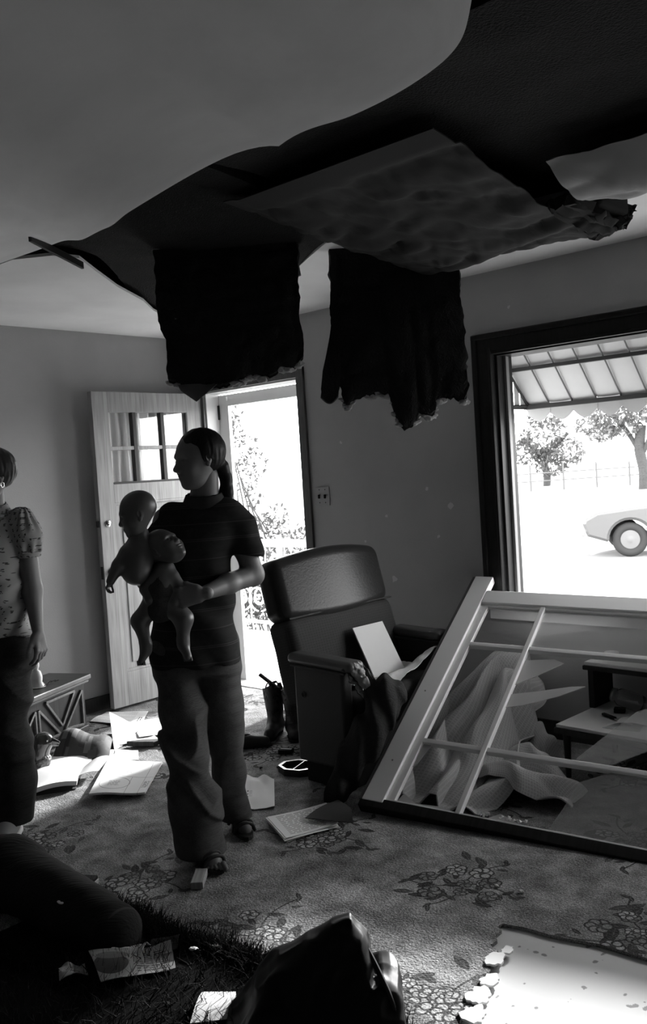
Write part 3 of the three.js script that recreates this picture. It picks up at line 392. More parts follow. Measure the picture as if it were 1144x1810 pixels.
// pale board leaning on the chair back, dark coat and white cloth over its front
solo('white_board', (() => { const g = extrude([[-0.105, 0], [0.10, 0.01], [0.095, 0.285], [-0.105, 0.28]], 0.006, 0.001); return mUV(g); })(), M(0.72, { roughness: 0.6, map: T.plaster }), 'blank white card propped against the back of the armchair', 'card');
{ const b = scene.children[scene.children.length - 1]; b.position.set(2.27, 0.435, 0.74); b.quaternion.copy(qBasis(V(0.17, 0.0, -0.985).normalize(), V(-0.52, 0.84, -0.09).normalize().addScaledVector(V(0.17, 0, -0.985).normalize(), -V(-0.52, 0.84, -0.09).normalize().dot(V(0.17, 0, -0.985).normalize())).normalize())); }
{
  const t = thing('draped_coat', 'dark napped garment hanging over the front of the armchair down to the carpet', 'coat');
  const cm = M(0.03, { roughness: 1, map: T.plaster, bumpMap: T.grain, bumpScale: 0.003 });
  // a bent tube of cloth from the seat edge down to the floor
  const sp = new THREE.CatmullRomCurve3([V(2.47, 0.42, 1.02), V(2.52, 0.445, 1.12), V(2.515, 0.34, 1.18), V(2.43, 0.20, 1.24), V(2.385, 0.09, 1.265), V(2.36, 0.03, 1.31)]);
  const N = 40, P = []; for (let i = 0; i <= N; i++) P.push(sp.getPoint(i / N));
  const f = (x, y, z) => { let d = 9, kk = 0; for (let i = 0; i <= N; i += 1) { const q = P[i], w = 0.078 + 0.010 * Math.sin(i * 0.4) - 0.03 * (i / N) ** 2, ddx = (x - q.x), ddy = (y - q.y) * 0.9, ddz = (z - q.z); const e = Math.sqrt(ddx * ddx + ddy * ddy + ddz * ddz) - w; if (e < d) { d = e; kk = i; } } const a = x * 0.74 - z * 0.67; return Math.max(d + 0.012 * Math.sin(a * 75 + 2.5 * noise(y * 6, 4)) * 0.8 + 0.008 * noise(x * 22, y * 9, z * 22), 0.014 - y); };
  part('cloth', nets(f, [2.34, 0.0, 0.9], [2.66, 0.56, 1.42], 0.011), cm, t);
}
{
  const t = thing('white_cloth', 'crumpled white cloth lying on the armchair seat beside the sash', 'cloth');
  part('cloth', sheet((u, v) => { const x = lerp(2.20, 2.395, v) , z = lerp(0.55, 1.02, u) - 0.05 * v; const r = 1 - 2 * Math.abs(noise(x * 9 + z * 5, z * 3, 3)); return V(x, 0.432 + 0.03 * r + 0.025 * fbm(x * 12, z * 8, 5) + 0.10 * sstep(0.3, 1, v) * (1 - u) - 0.07 * sstep(0.75, 1, v) * sstep(0.5, 1, u), z); }, 60, 40, 0.004, [0.4, 0.4]), M(0.7, { roughness: 0.9, map: T.plaster }), t);
}
// ------------------------------------------------------------------ step table under the window
{
  const t = thing('step_table', 'two-tier side table with pale worn tops below the window', 'side table', [3.05, 0.011, 0.0], -0.06);
  const top = M(0.72, { roughness: 0.35, map: T.plaster }), body = M(0.03, { roughness: 0.4, map: T.fineWood });
  part('upper_top', span(0.0, 0.68, 0.452, 0.47, 0.03, 0.235, 0.004), top, t); part('upper_edge', span(-0.008, 0.688, 0.43, 0.4525, 0.025, 0.242, 0.006), body, t);
  part('lower_top', span(0.02, 0.70, 0.232, 0.248, 0.03, 0.54, 0.004), top, t); part('lower_edge', span(0.012, 0.708, 0.205, 0.2325, 0.025, 0.548, 0.006), body, t);
  for (const x of [0.01, 0.65]) part('bracket', span(x, x + 0.03, 0.248, 0.432, 0.04, 0.225, 0.004), body, t);
  for (const x of [0.05, 0.66]) for (const z of [0.07, 0.50]) part('leg', rod(V(x, 0, z), V(x, 0.21, z), 0.012, 0.019, 10), body, t);
  const cup = thing('round_tin', 'small round pale tin standing on the upper tier of the side table', 'tin', [3.125, 0.4815, 0.125]);
  part('can', lathe([[0, 0], [0.030, 0], [0.032, 0.004], [0.032, 0.026], [0, 0.026]], 24), M(0.4, { roughness: 0.4 }), cup); part('lid', lathe([[0, 0.034], [0.032, 0.033], [0.034, 0.03], [0.034, 0.0255], [0, 0.0255]], 24), M(0.7, { roughness: 0.4 }), cup);
  const j = thing('glass_jar', 'shiny glass jar lying inside the open shelf of the side table', 'jar', [3.22, 0.304, 0.17]);
  const jb = lathe([[0, -0.07], [0.038, -0.068], [0.042, -0.055], [0.042, 0.045], [0.03, 0.06], [0.028, 0.07], [0.0255, 0.07], [0.0275, 0.058], [0.039, 0.043], [0.039, -0.06], [0, -0.063]], 24); jb.rotateZ(1.35); part('glass', jb, M(0.95, { phys: 1, transmission: 1, thickness: 0.003, roughness: 0.03, ior: 1.5 }), j); const jl = lathe([[0, 0.084], [0.032, 0.083], [0.034, 0.065], [0, 0.066]], 20); jl.rotateZ(1.35); part('lid', jl, M(0.6, { metalness: 1, roughness: 0.3 }), j);
  solo('glass_piece', mUV(extrude([[0, 0], [0.16, 0.02], [0.13, 0.14], [0.03, 0.10]], 0.004).rotateX(-Math.PI / 2)), dustyGlass, 'flat broken piece of glass on the lower tier of the side table', 'glass', [3.24, 0.2595, 0.50]);
  solo('note_paper', sheet((u, v) => V(u * 0.15 + 0.02 * v, 0.006 + 0.006 * Math.sin(u * 4), -v * 0.10), 8, 8, 0.0015), M(0.75, { roughness: 0.8 }), 'small white note lying on the lower tier of the side table', 'paper', [3.27, 0.2645, 0.44], 0.3);
  const kn = thing('table_knife', 'dark handled knife on the lower tier of the side table', 'knife', [3.16, 0.262, 0.32], -0.5); part('handle', span(0, 0.09, 0, 0.012, -0.009, 0.009, 0.004), blackM, kn); part('blade', span(0.09, 0.21, 0.003, 0.006, -0.009, 0.008, 0.001), M(0.5, { metalness: 1, roughness: 0.3 }), kn);
  solo('small_box', box(0.05, 0.022, 0.035, 0, 0.011, 0, 0.003), blackM, 'little dark box on the lower tier of the side table', 'box', [3.205, 0.2605, 0.24], 0.3);
}
// ------------------------------------------------------------------ low chest by the left wall
{
  const t = thing('wooden_chest', 'low wooden chest with framed diamond mouldings by the left wall', 'chest', [0.36, 0.012, 1.19], -1.161);
  // local: x along the front towards the viewer, z towards the wall (negative) ; turn puts +x along (0.40, 0, 0.92)
  const wm = M(0.075, { roughness: 0.38, map: T.wood }), mm = M(0.16, { roughness: 0.35, map: T.wood });
  part('lid', span(0.0, 1.0, 0.30, 0.333, 0.0, 0.30, 0.008), wm, t); part('lid_moulding', span(0.015, 0.985, 0.285, 0.301, 0.01, 0.29, 0.005), wm, t);
  part('carcass', span(0.04, 0.96, 0.03, 0.286, 0.03, 0.275, 0.004), M(0.05, { roughness: 0.45, map: T.wood }), t); part('plinth', span(0.03, 0.97, 0.0, 0.035, 0.02, 0.285, 0.005), wm, t);
  const fz = 0.03, mold = (pts) => { for (let i = 0; i < pts.length; i++) { const a = pts[i], b = pts[(i + 1) % pts.length]; part('moulding', bar(V(a[0], a[1], fz - 0.006), V(b[0], b[1], fz - 0.006), 0.013, 0.014), mm, t); } };
  mold([[0.08, 0.05], [0.08, 0.25], [0.26, 0.07]]); mold([[0.15, 0.265], [0.42, 0.265], [0.285, 0.10]]); mold([[0.32, 0.06], [0.50, 0.06], [0.50, 0.24]].map(([a, b]) => [a - 0.01, b])); mold([[0.52, 0.06], [0.70, 0.06], [0.52, 0.24]]);
  solo('key_chain', (() => { const gs = []; for (let k = 0; k < 16; k++) { const g = new THREE.TorusGeometry(0.007, 0.0018, 5, 10); g.rotateX(k % 2 ? 1.2 : 1.9); g.translate(k * 0.0115, 0.004, 0.02 * Math.sin(k * 0.5)); gs.push(g); } return join(gs); })(), M(0.08, { metalness: 1, roughness: 0.4 }), 'thin dark chain lying along the edge of the chest lid', 'chain', [0.37, 0.3495, 1.42], -1.35);
  const v = thing('china_figure', 'small white china figure standing on the chest behind the hanging hand', 'figurine', [0.385, 0.345, 1.56]);
  part('figure', lathe([[0, 0], [0.04, 0], [0.042, 0.012], [0.03, 0.03], [0.034, 0.06], [0.026, 0.09], [0.012, 0.10], [0.02, 0.118], [0.02, 0.135], [0.008, 0.15], [0, 0.151]], 20), M(0.8, { roughness: 0.25 }), v); part('base', lathe([[0, 0.001], [0.048, 0], [0.048, 0.008], [0, 0.009]], 20), M(0.8, { roughness: 0.25 }), v);
}
// switch plate between the door and the window
{
  const t = thing('switch_plate', 'small double light switch plate on the wall right of the doorway', 'light switch', [1.228, 1.30, 0.0]);
  const pm = M(0.36, { roughness: 0.4 }); part('plate', span(-0.058, 0.058, -0.058, 0.058, 0.0, 0.007, 0.003), pm, t);
  for (const x of [-0.024, 0.024]) part('toggle', span(x - 0.005, x + 0.005, -0.014, 0.010, 0.006, 0.018, 0.002), blackM, t); for (const x of [-0.024, 0.024]) for (const y of [-0.04, 0.04]) part('screw', lathe([[0, 0.0015], [0.0035, 0.001], [0.004, 0]], 8).rotateX(Math.PI / 2).translate(x, y, 0.0068), blackM, t);
}
// chips knocked out of the plaster
{
  const R = rng(21), chips = [[2.30, 0.74], [1.75, 0.80], [1.62, 0.66], [2.17, 1.22], [2.02, 1.32], [1.55, 1.02], [2.6, 2.24], [1.4, 1.62], [2.08, 1.05], [1.72, 1.17]];
  for (const [i, [x, y]] of chips.entries()) { const p = [], s = i < 4 ? 0.022 : 0.011; for (let k = 0; k < 9; k++) { const a = k / 9 * 6.283, r = s * (0.5 + 0.7 * R()); p.push([x + Math.cos(a) * r, y + Math.sin(a) * r]); } const g = extrude(p, 0.0012); struct(numbered('wall_chip'), g, M(0.6, { roughness: 1 }), 'bare plaster chip in the painted wall', undefined); }
}
// ------------------------------------------------------------------ people and dolls
const profile = (rows, k = 0.02) => (x, y, z) => { // stacked ellipses: rows of [y, cx, cz, halfWidth, halfDepth], lowest first
  const n = rows.length; let i = 0; while (i < n - 2 && y > rows[i + 1][0]) i++; const a = rows[i], b = rows[i + 1], t0 = clamp((y - a[0]) / (b[0] - a[0])), t = t0 * t0 * (3 - 2 * t0);
  const cx = lerp(a[1], b[1], t), cz = lerp(a[2], b[2], t), w = lerp(a[3], b[3], t), h = lerp(a[4], b[4], t), e = Math.sqrt(((x - cx) / w) ** 2 + ((z - cz) / h) ** 2);
  return smx(smx((e - 1) * Math.min(w, h), y - rows[n - 1][0], k), rows[0][0] - y, 0.004); };
const scaled = (f, s, c, Q) => { const q = Q.clone().invert(), v = V(); return (x, y, z) => { v.set(x - c[0], y - c[1], z - c[2]).applyQuaternion(q).divideScalar(s); return f(v.x, v.y, v.z) * s; }; };
const Q = (rx, ry, rz) => new THREE.Quaternion().setFromEuler(new THREE.Euler(rx, ry, rz, 'YXZ'));
function headF(baby = 0, neckTo = null) { // head about its own centre, face towards +z, chin at -0.112, crown at 0.118
  const cran = ell([0, 0.032 + 0.006 * baby, -0.012 - 0.004 * baby], [0.074 + 0.010 * baby, 0.087, 0.093 + 0.004 * baby]), face = ell([0, -0.03, 0.024], [0.058 + 0.008 * baby, 0.082 - 0.006 * baby, 0.064]), jaw = ell([0, -0.072, 0.038], [0.042 + 0.006 * baby, 0.034, 0.044]), chin = ell([0, -0.096, 0.066], [0.018, 0.014, 0.016]);
  const nose = cone([0, 0.008, 0.084], [0, -0.026, 0.104 - 0.006 * baby], 0.0065, 0.0115), wing = ell([0, -0.031, 0.092], [0.018, 0.0085, 0.012]), brow = ell([0, 0.024, 0.074], [0.047, 0.009, 0.013]), up = ell([0, -0.056, 0.085], [0.023, 0.0055, 0.010]), low = ell([0, -0.067, 0.083], [0.019, 0.006, 0.009]);
  const chk = [1, -1].map((s) => ell([s * 0.036, -0.032, 0.058], [0.022 + 0.006 * baby, 0.024, 0.022])), soc = [1, -1].map((s) => ell([s * 0.031, 0.003, 0.090], [0.017, 0.010, 0.014])), eye = [1, -1].map((s) => ell([s * 0.031, 0.002, 0.072], [0.013, 0.0115, 0.013]));
  const ear = [1, -1].map((s) => blend(0.006, ell([s * 0.077, 0.004, -0.012], [0.007, 0.026, 0.017], s * 0.35), ell([s * 0.075, -0.022, -0.006], [0.006, 0.012, 0.009]))), dent = [1, -1].map((s) => ell([s * 0.084, 0.004, -0.008], [0.006, 0.016, 0.009]));
  return (x, y, z) => {
    let d = sm(cran(x, y, z), face(x, y, z), 0.05); d = sm(d, jaw(x, y, z), 0.03); d = sm(d, chin(x, y, z), 0.025); d = sm(d, brow(x, y, z), 0.018); for (const c of chk) d = sm(d, c(x, y, z), 0.025);
    for (const s of soc) d = smx(d, -s(x, y, z), 0.012); for (const e of eye) d = Math.min(d, e(x, y, z)); d = sm(d, nose(x, y, z), 0.010); d = sm(d, wing(x, y, z), 0.008); d = sm(d, up(x, y, z), 0.006); d = sm(d, low(x, y, z), 0.006); d = smx(d, -(Math.hypot(y + 0.0615, (z - 0.096) * 0.6) - 0.0016), 0.003);
    for (let i = 0; i < 2; i++) d = sm(d, smx(ear[i](x, y, z), -dent[i](x, y, z), 0.004), 0.006);
    return neckTo ? sm(d, neckTo(x, y, z), 0.02) : d; };
}
function handG(curls, thumbCurl = 0.4, spread = 0.05, flip = 1, s = 1) { // wrist at 0, fingers +y, palm faces +z, thumb on +x (flip = 1)
  const kx = [0.031, 0.0105, -0.010, -0.030], L = [0.070, 0.078, 0.072, 0.057], fs = [];
  const palm = blend(0.016, cone([0, -0.02, 0], [0.0, 0.02, 0], 0.024, 0.022), ...kx.map((k, i) => cone([k * 0.55, 0.015, 0], [k, 0.083 - Math.abs(i - 1.2) * 0.004, -0.002], 0.0145, 0.0112)), cone([0.022, 0.018, 0.006], [0.030, 0.045, 0.010], 0.016, 0.013));
  kx.forEach((k, i) => { let p = [k, 0.083 - Math.abs(i - 1.2) * 0.004, -0.002], a = curls[i] * 0.75; const pts = [p], rs = [0.0102, 0.0092, 0.0082, 0.0068]; [0.46, 0.30, 0.24].forEach((q, j) => { const l = L[i] * q, sx = Math.sin((k / 0.03) * spread); p = [p[0] + sx * l, p[1] + Math.cos(a) * l, p[2] + Math.sin(a) * l]; pts.push(p); a += curls[i] * (j ? 0.7 : 1.0); }); fs.push(chain(0.003, pts, rs)); });
  const t0 = [0.026, 0.022, 0.006], t1 = [0.044, 0.052, 0.012 + 0.012 * thumbCurl], t2 = [0.050, 0.078, 0.018 + 0.03 * thumbCurl], t3 = [0.048 - 0.012 * thumbCurl, 0.098, 0.024 + 0.045 * thumbCurl]; const th = chain(0.004, [t0, t1, t2, t3], [0.0145, 0.0115, 0.010, 0.0075]);
  const f = (x, y, z) => { x *= flip; let d = sm(palm(x, y, z), th(x, y, z), 0.008); let e = 9; for (const g of fs) e = Math.min(e, g(x, y, z)); return sm(d, e, 0.006); };
  const g = nets(f, [-0.085, -0.05, -0.06], [0.085, 0.19, 0.12], 0.003); g.scale(s, s, s); return g;
}
const place = (g, at, Y, Z) => { const y = V(...Y).normalize(), x = y.clone().cross(V(...Z)).normalize(), z = x.clone().cross(y); g.applyMatrix4(new THREE.Matrix4().makeBasis(x, y, z).setPosition(...at)); return g; };
const joinI = (...gs) => { for (const g of gs) { for (const k of Object.keys(g.attributes)) if (!['position', 'normal', 'uv'].includes(k)) g.deleteAttribute(k); } return mergeGeometries(gs, false); };
const skinM = M(0.13, { phys: 1, roughness: 0.55, bumpMap: T.grain, bumpScale: 0.0003 }), hairM = M(0.012, { roughness: 0.5, map: T.fineWood, bumpMap: T.fineWood, bumpScale: 0.003 });
T.denim = tex(256, 256, (u, v) => clamp(0.75 + 0.35 * wrapN(u, v, 64, 2, 2) + 0.2 * Math.sin((u + v) * 6.283 * 40) * 0.5 + 0.25 * wrapN(u, v, 6, 3, 4), 0.1, 1), 0.16);
const denimM = M(0.066, { roughness: 0.95, map: T.denim, bumpMap: T.denim, bumpScale: 0.0006 });
const FACE = 0.7376; // people stand facing the viewer's side of the room
{ // ---------------- woman holding two dolls
  const P = thing('person', 'woman in dark striped shirt and flared jeans holding two dolls before the open door', 'person', [2.33, 0.017, 2.0], FACE);
  const hc = [0.066, 1.513, -0.005], hq = Q(0.10, -0.98, 0.03), hs = 0.93;
  const neck = chain(0.02, [[0.085, 1.45, -0.03], [0.075, 1.35, -0.04]], [0.050, 0.057]);
  const legs = [chain(0.05, [[-0.085, 0.82, -0.03], [-0.055, 0.42, 0.03], [-0.02, 0.085, 0.03]], [0.080, 0.050, 0.036]), chain(0.05, [[0.078, 0.82, -0.06], [0.078, 0.45, -0.10], [0.092, 0.085, -0.27]], [0.080, 0.050, 0.036])];
  const trunk = profile([[0.76, 0.0, -0.045, 0.135, 0.085], [0.90, 0.0, -0.045, 0.135, 0.09], [1.02, 0.012, -0.035, 0.115, 0.082], [1.2, 0.045, -0.03, 0.128, 0.088], [1.30, 0.06, -0.035, 0.13, 0.07], [1.36, 0.07, -0.04, 0.075, 0.055]], 0.04);
  const armR = chain(0.02, [[0.190, 1.295, -0.04], [0.240, 1.06, -0.055], [0.155, 1.045, 0.055], [0.072, 1.028, 0.175]], [0.046, 0.041, 0.038, 0.0245]), armL = chain(0.02, [[-0.075, 1.295, -0.02], [-0.155, 1.08, -0.03], [-0.145, 1.075, 0.06], [-0.125, 1.06, 0.085]], [0.046, 0.038, 0.036, 0.024]);
  const feet = [blend(0.02, cone([-0.02, 0.07, 0.03], [-0.02, 0.035, 0.02], 0.034, 0.030), cone([-0.02, 0.034, 0.02], [0.04, 0.026, 0.115], 0.030, 0.030), cone([0.0, 0.02, 0.06], [0.03, 0.018, 0.13], 0.022, 0.022)), blend(0.02, cone([0.092, 0.07, -0.27], [0.092, 0.035, -0.28], 0.034, 0.030), cone([0.092, 0.034, -0.28], [0.13, 0.026, -0.17], 0.030, 0.028))];
  const body = nets(blend(0.03, trunk, neck, armR, armL, ...legs, ...feet), [-0.28, 0.0, -0.36], [0.34, 1.48, 0.24], 0.0095);
  const toes = [0, 1, 2, 3, 4].map((k) => { const x = 0.028 + 0.017 * (k - 1.2) , r = k === 4 ? 0.012 : 0.0085; const f = cone([x, 0.022, 0.128 + 0.003 * k], [x + 0.012, 0.016, 0.152 + 0.005 * k], r, r * 0.85); return nets(f, [x - 0.03, 0, 0.10], [x + 0.045, 0.05, 0.20], 0.004); });
  const head = nets(scaled(headF(), hs, hc, hq), [-0.07, 1.38, -0.14], [0.20, 1.65, 0.14], 0.0036);
  const hR = place(handG([0.55, 0.5, 0.55, 0.6], 0.35, 0.12, -1, 0.95), [0.072, 1.028, 0.178], [-1, -0.10, 0.12], [-0.1, 0.1, -1]);
  const hL = place(handG([0.5, 0.5, 0.5, 0.5], 0.4, 0.1, 1, 0.95), [-0.122, 1.06, 0.085], [0.9, -0.1, 0.25], [-0.2, 0.2, 1]);
  part('body', joinI(body, head, hR, hL, ...toes), skinM, P);
  { // dark hair drawn back into a tail
    const cap = ell([0, 0.032, -0.024], [0.086, 0.096, 0.103]), F = (x, y, z) => { const k = sm(z - 0.022 + 0.55 * Math.max(0, -y), 0.062 - y + 0.25 * Math.max(0, 0.06 - z) * 0 , 0.03); let d = smx(smx(cap(x, y, z), k, 0.012), -(y + 0.075), 0.02) + 0.0016 * noise(x * 20, y * 30 + z * 40, z * 90); const tail = chain(0.02, [[0.0, -0.045, -0.105], [0.005, -0.10, -0.118], [0.0, -0.155, -0.105], [0.0, -0.21, -0.098]], [0.030, 0.024, 0.027, 0.018]); return F.t ? sm(d, F.t(x, y, z), 0.015) : d; };
    F.t = chain(0.02, [[0.0, -0.045, -0.100], [0.0, -0.095, -0.112], [0.0, -0.15, -0.102], [0.0, -0.20, -0.10]], [0.032, 0.022, 0.026, 0.016]);
    part('hair', nets(scaled(F, hs, hc, hq), [-0.08, 1.28, -0.16], [0.24, 1.66, 0.14], 0.0045), hairM, P);
  }
  { // loose striped shirt
    T.stripe = tex(64, 512, (u, v) => { const l = [0.13, 0.155, 0.40, 0.66, 0.685, 0.9]; let k = 0; for (const q of l) if (Math.abs(v - q) < 0.006) k = 1; return k ? 0.95 : 0.40 + 0.12 * wrapN(u, v, 32, 2, 6); }, 0.26);
    const sh = profile([[0.742, 0.0, -0.035, 0.168, 0.125], [0.84, 0.0, -0.035, 0.163, 0.122], [1.0, 0.008, -0.03, 0.148, 0.112], [1.14, 0.025, -0.025, 0.140, 0.112], [1.24, 0.05, -0.03, 0.148, 0.108], [1.31, 0.062, -0.035, 0.142, 0.088], [1.362, 0.072, -0.04, 0.078, 0.064]], 0.035);
    const sl = [chain(0.02, [[0.165, 1.305, -0.04], [0.205, 1.25, -0.042], [0.228, 1.145, -0.052]], [0.056, 0.058, 0.062]), chain(0.02, [[-0.05, 1.305, -0.02], [-0.10, 1.22, -0.025], [-0.135, 1.14, -0.03]], [0.056, 0.058, 0.062])];
    const cut = [(x, y, z) => -( (y - 1.140) * 0.98 - (x - 0.228) * -0.2), (x, y) => -((y - 1.14) * 0.94 + (x + 0.135) * -0.3)];
    const F = (x, y, z) => { const fo = 0.006 * Math.sin((x * 0.8 + y * 0.35) * 55 + 2 * noise(y * 6, x * 4)) * sstep(1.25, 0.95, y) + 0.012 * (1 - 2 * Math.abs(noise(x * 6 + y * 5, y * 3 - x * 3, z * 5))) * 0.6; let d = sh(x, y, z) - fo; for (let i = 0; i < 2; i++) d = sm(d, smx(sl[i](x, y, z) - 0.003 * noise(x * 22, y * 14, z * 22), cut[i](x, y, z), 0.004), 0.03); return d; };
    part('shirt', nets(F, [-0.24, 0.73, -0.20], [0.32, 1.40, 0.14], 0.0085), M(0.050, { roughness: 0.95, map: T.stripe }), P, 'dark shirt with thin light stripes');
    part('collar', nets((x, y, z) => { const r = Math.hypot((x - 0.075) / 1.1, z + 0.038); return Math.max(Math.abs(r - 0.066 + (y - 1.36) * 0.4) - 0.006, Math.abs(y - 1.362 - 0.2 * (z * -1 - 0.03)) - 0.022); }, [-0.03, 1.31, -0.14], [0.18, 1.43, 0.06], 0.006), M(0.04, { roughness: 0.95 }), P);
  }
  { // flared jeans
    const L0 = chain(0.06, [[-0.075, 0.80, -0.03], [-0.058, 0.56, 0.01], [-0.052, 0.41, 0.03], [-0.03, 0.22, 0.035], [-0.018, 0.02, 0.03]], [0.092, 0.078, 0.071, 0.080, 0.093]), L1 = chain(0.06, [[0.075, 0.80, -0.055], [0.078, 0.56, -0.08], [0.074, 0.44, -0.10], [0.080, 0.25, -0.18], [0.086, 0.03, -0.27]], [0.090, 0.074, 0.062, 0.058, 0.066]), hip = profile([[0.70, -0.005, -0.045, 0.158, 0.105], [0.80, -0.004, -0.045, 0.158, 0.108], [0.93, 0.0, -0.045, 0.14, 0.1]], 0.03);
    const rid = (a) => 1 - 2 * Math.abs(a);
    const F = (x, y, z) => { let a = L0(x, y, z), b = L1(x, y, z); a -= 0.016 * rid(noise(x * 5 + y * 7, y * 3.2 - x * 6, 3)) * sstep(0.75, 0.5, y) + 0.013 * Math.exp(-(((y - 0.30 + (x + 0.03) * 1.3) / 0.022) ** 2)) * sstep(-0.08, 0.0, x) + 0.010 * Math.exp(-(((y - 0.40 + (x + 0.05) * 0.9) / 0.016) ** 2)) * sstep(0.03, -0.04, x); b -= 0.012 * rid(noise(x * 9, y * 5, 7)); a = smx(a, 0.030 + 0.012 * (x + 0.1) * 0 - y, 0.006); b = smx(b, 0.036 - y, 0.006); let d = Math.min(a, b); d = sm(d, hip(x, y, z), 0.03); return d; };
    const cuff = (x, y, z) => Math.max(Math.abs(Math.hypot((x + 0.018), (z - 0.03)) - 0.092) - 0.004, Math.abs(y - 0.040) - 0.012);
    part('jeans', nets(F, [-0.20, 0.01, -0.38], [0.22, 0.95, 0.15], 0.0085), denimM, P, 'flared blue jeans'); part('hem', nets(cuff, [-0.13, 0.015, -0.09], [0.10, 0.06, 0.15], 0.006), M(0.09, { roughness: 1, map: T.denim }), P, 'stitched hem');
  }
  { // sandal of the leading foot and shoe of the trailing foot
    const lm = M(0.03, { roughness: 0.5 });
    const sole = (pts, y0, y1) => flat(pts, y1 - y0, y0, 0.002);
    const out = (cx, cz, dx, dz, L, w) => { const p = []; const l = Math.hypot(dx, dz), ux = dx / l, uz = dz / l; for (let k = 0; k < 20; k++) { const a = k / 20 * 6.283, s = Math.cos(a), c = Math.sin(a), ww = w * (0.8 + 0.25 * s); p.push([cx + ux * s * L - uz * c * ww, cz + uz * s * L + ux * c * ww]); } return p; };
    for (const [cx, cz, dx, dz] of [[0.008, 0.078, 0.40, 0.62], [0.108, -0.225, 0.32, 0.9]]) {
      const s = new THREE.Group(); s.name = 'sandal'; s.position.set(cx, 0, cz); s.rotation.y = Math.atan2(dx, dz); P.add(s);
      part('sole', sole(out(0, 0, 0, 1, 0.118, 0.043), 0.0, 0.012), lm, s); const strap = (z, h, w) => tube([V(-w, 0.012, z), V(-w * 0.75, h * 0.8, z + 0.004), V(0, h, z + 0.008), V(w * 0.75, h * 0.8, z + 0.004), V(w, 0.012, z)], 0.007, 20, 6); part('strap', strap(0.035, 0.058, 0.042), lm, s); part('strap', strap(0.060, 0.05, 0.042), lm, s); part('strap', strap(-0.05, 0.075, 0.04), lm, s);
    }
  }
}
// ---------------- the two dolls she carries
const vinylSkin = M(0.08, { phys: 1, roughness: 0.42 });
{
  const D = thing('doll', 'bald baby doll held upright with its face to the left and one arm hanging', 'doll', [2.33, 0.011, 2.0], FACE);
  const hq = Q(0.22, -1.35, 0.0), c = [-0.141, 1.333, 0.165];
  const h = nets(scaled(headF(1), 0.68, c, hq), [-0.24, 1.23, 0.06], [-0.05, 1.43, 0.27], 0.0034);
  const b = nets(blend(0.02, chain(0.03, [[-0.138, 1.265, 0.16], [-0.142, 1.235, 0.16], [-0.15, 1.19, 0.165], [-0.158, 1.135, 0.17]], [0.030, 0.032, 0.052, 0.056]), chain(0.012, [[-0.185, 1.20, 0.19], [-0.213, 1.158, 0.205], [-0.243, 1.105, 0.215]], [0.026, 0.023, 0.016]), chain(0.012, [[-0.11, 1.205, 0.13], [-0.10, 1.16, 0.105], [-0.115, 1.115, 0.10]], [0.025, 0.022, 0.016]), chain(0.015, [[-0.15, 1.12, 0.15], [-0.115, 1.075, 0.11], [-0.10, 1.02, 0.10]], [0.034, 0.03, 0.02])), [-0.30, 0.98, 0.04], [-0.04, 1.30, 0.27], 0.006);
  const hand = place(handG([0.9, 0.9, 0.9, 0.9], 0.8, 0.05, -1, 0.36), [-0.243, 1.107, 0.215], [-0.42, -0.9, 0.1], [0.9, -0.4, 0.1]);
  part('body', joinI(h, b, hand), vinylSkin, D);
}
{
  const D = thing('doll', 'second bald baby doll with dangling bare legs gripped below the first doll', 'doll', [2.33, 0.011, 2.0], FACE);
  const hq = Q(-0.75, 1.0, 0.1), c = [-0.054, 1.203, 0.150];
  const h = nets(scaled(headF(1), 0.66, c, hq), [-0.15, 1.10, 0.06], [0.05, 1.30, 0.26], 0.0034);
  const b = nets(blend(0.015, chain(0.03, [[-0.058, 1.135, 0.150], [-0.066, 1.10, 0.150], [-0.078, 1.06, 0.150], [-0.085, 1.005, 0.150]], [0.030, 0.046, 0.055, 0.058]), chain(0.02, [[-0.115, 1.0, 0.155], [-0.160, 0.950, 0.165], [-0.146, 0.862, 0.160], [-0.148, 0.84, 0.158]], [0.040, 0.030, 0.019, 0.019]), cone([-0.148, 0.838, 0.158], [-0.163, 0.806, 0.178], 0.017, 0.013), chain(0.02, [[-0.045, 1.0, 0.160], [-0.002, 0.948, 0.170], [-0.010, 0.868, 0.165], [-0.010, 0.85, 0.163]], [0.042, 0.033, 0.0195, 0.019]), cone([-0.009, 0.848, 0.163], [0.006, 0.813, 0.185], 0.018, 0.0155), chain(0.012, [[-0.03, 1.10, 0.165], [-0.005, 1.06, 0.17], [-0.02, 1.02, 0.19]], [0.024, 0.021, 0.015]), chain(0.012, [[-0.105, 1.10, 0.165], [-0.128, 1.065, 0.18], [-0.115, 1.03, 0.20]], [0.024, 0.021, 0.015])), [-0.22, 0.77, 0.06], [0.06, 1.18, 0.25], 0.0055);
  const toes = []; for (const [x0, y0, z0] of [[0.006, 0.806, 0.188], [-0.163, 0.80, 0.182]]) for (let k = 0; k < 5; k++) toes.push(nets(cone([x0 - 0.012 + k * 0.0062, y0 + 0.006, z0], [x0 - 0.011 + k * 0.0064, y0 - 0.006, z0 + 0.004], 0.0042 - 0.0003 * k, 0.0034), [x0 - 0.03, y0 - 0.02, z0 - 0.02], [x0 + 0.03, y0 + 0.025, z0 + 0.02], 0.0022));
  part('body', joinI(h, b, ...toes), vinylSkin, D);
  part('romper', nets((x, y, z) => chain(0.03, [[-0.07, 1.10, 0.150], [-0.079, 1.06, 0.150], [-0.086, 1.0, 0.150]], [0.049, 0.059, 0.063])(x, y, z) - 0.003 * noise(x * 40, y * 30, z * 40), [-0.18, 0.91, 0.06], [0.02, 1.17, 0.25], 0.006), M(0.05, { roughness: 0.95, map: T.denim }), D);
}
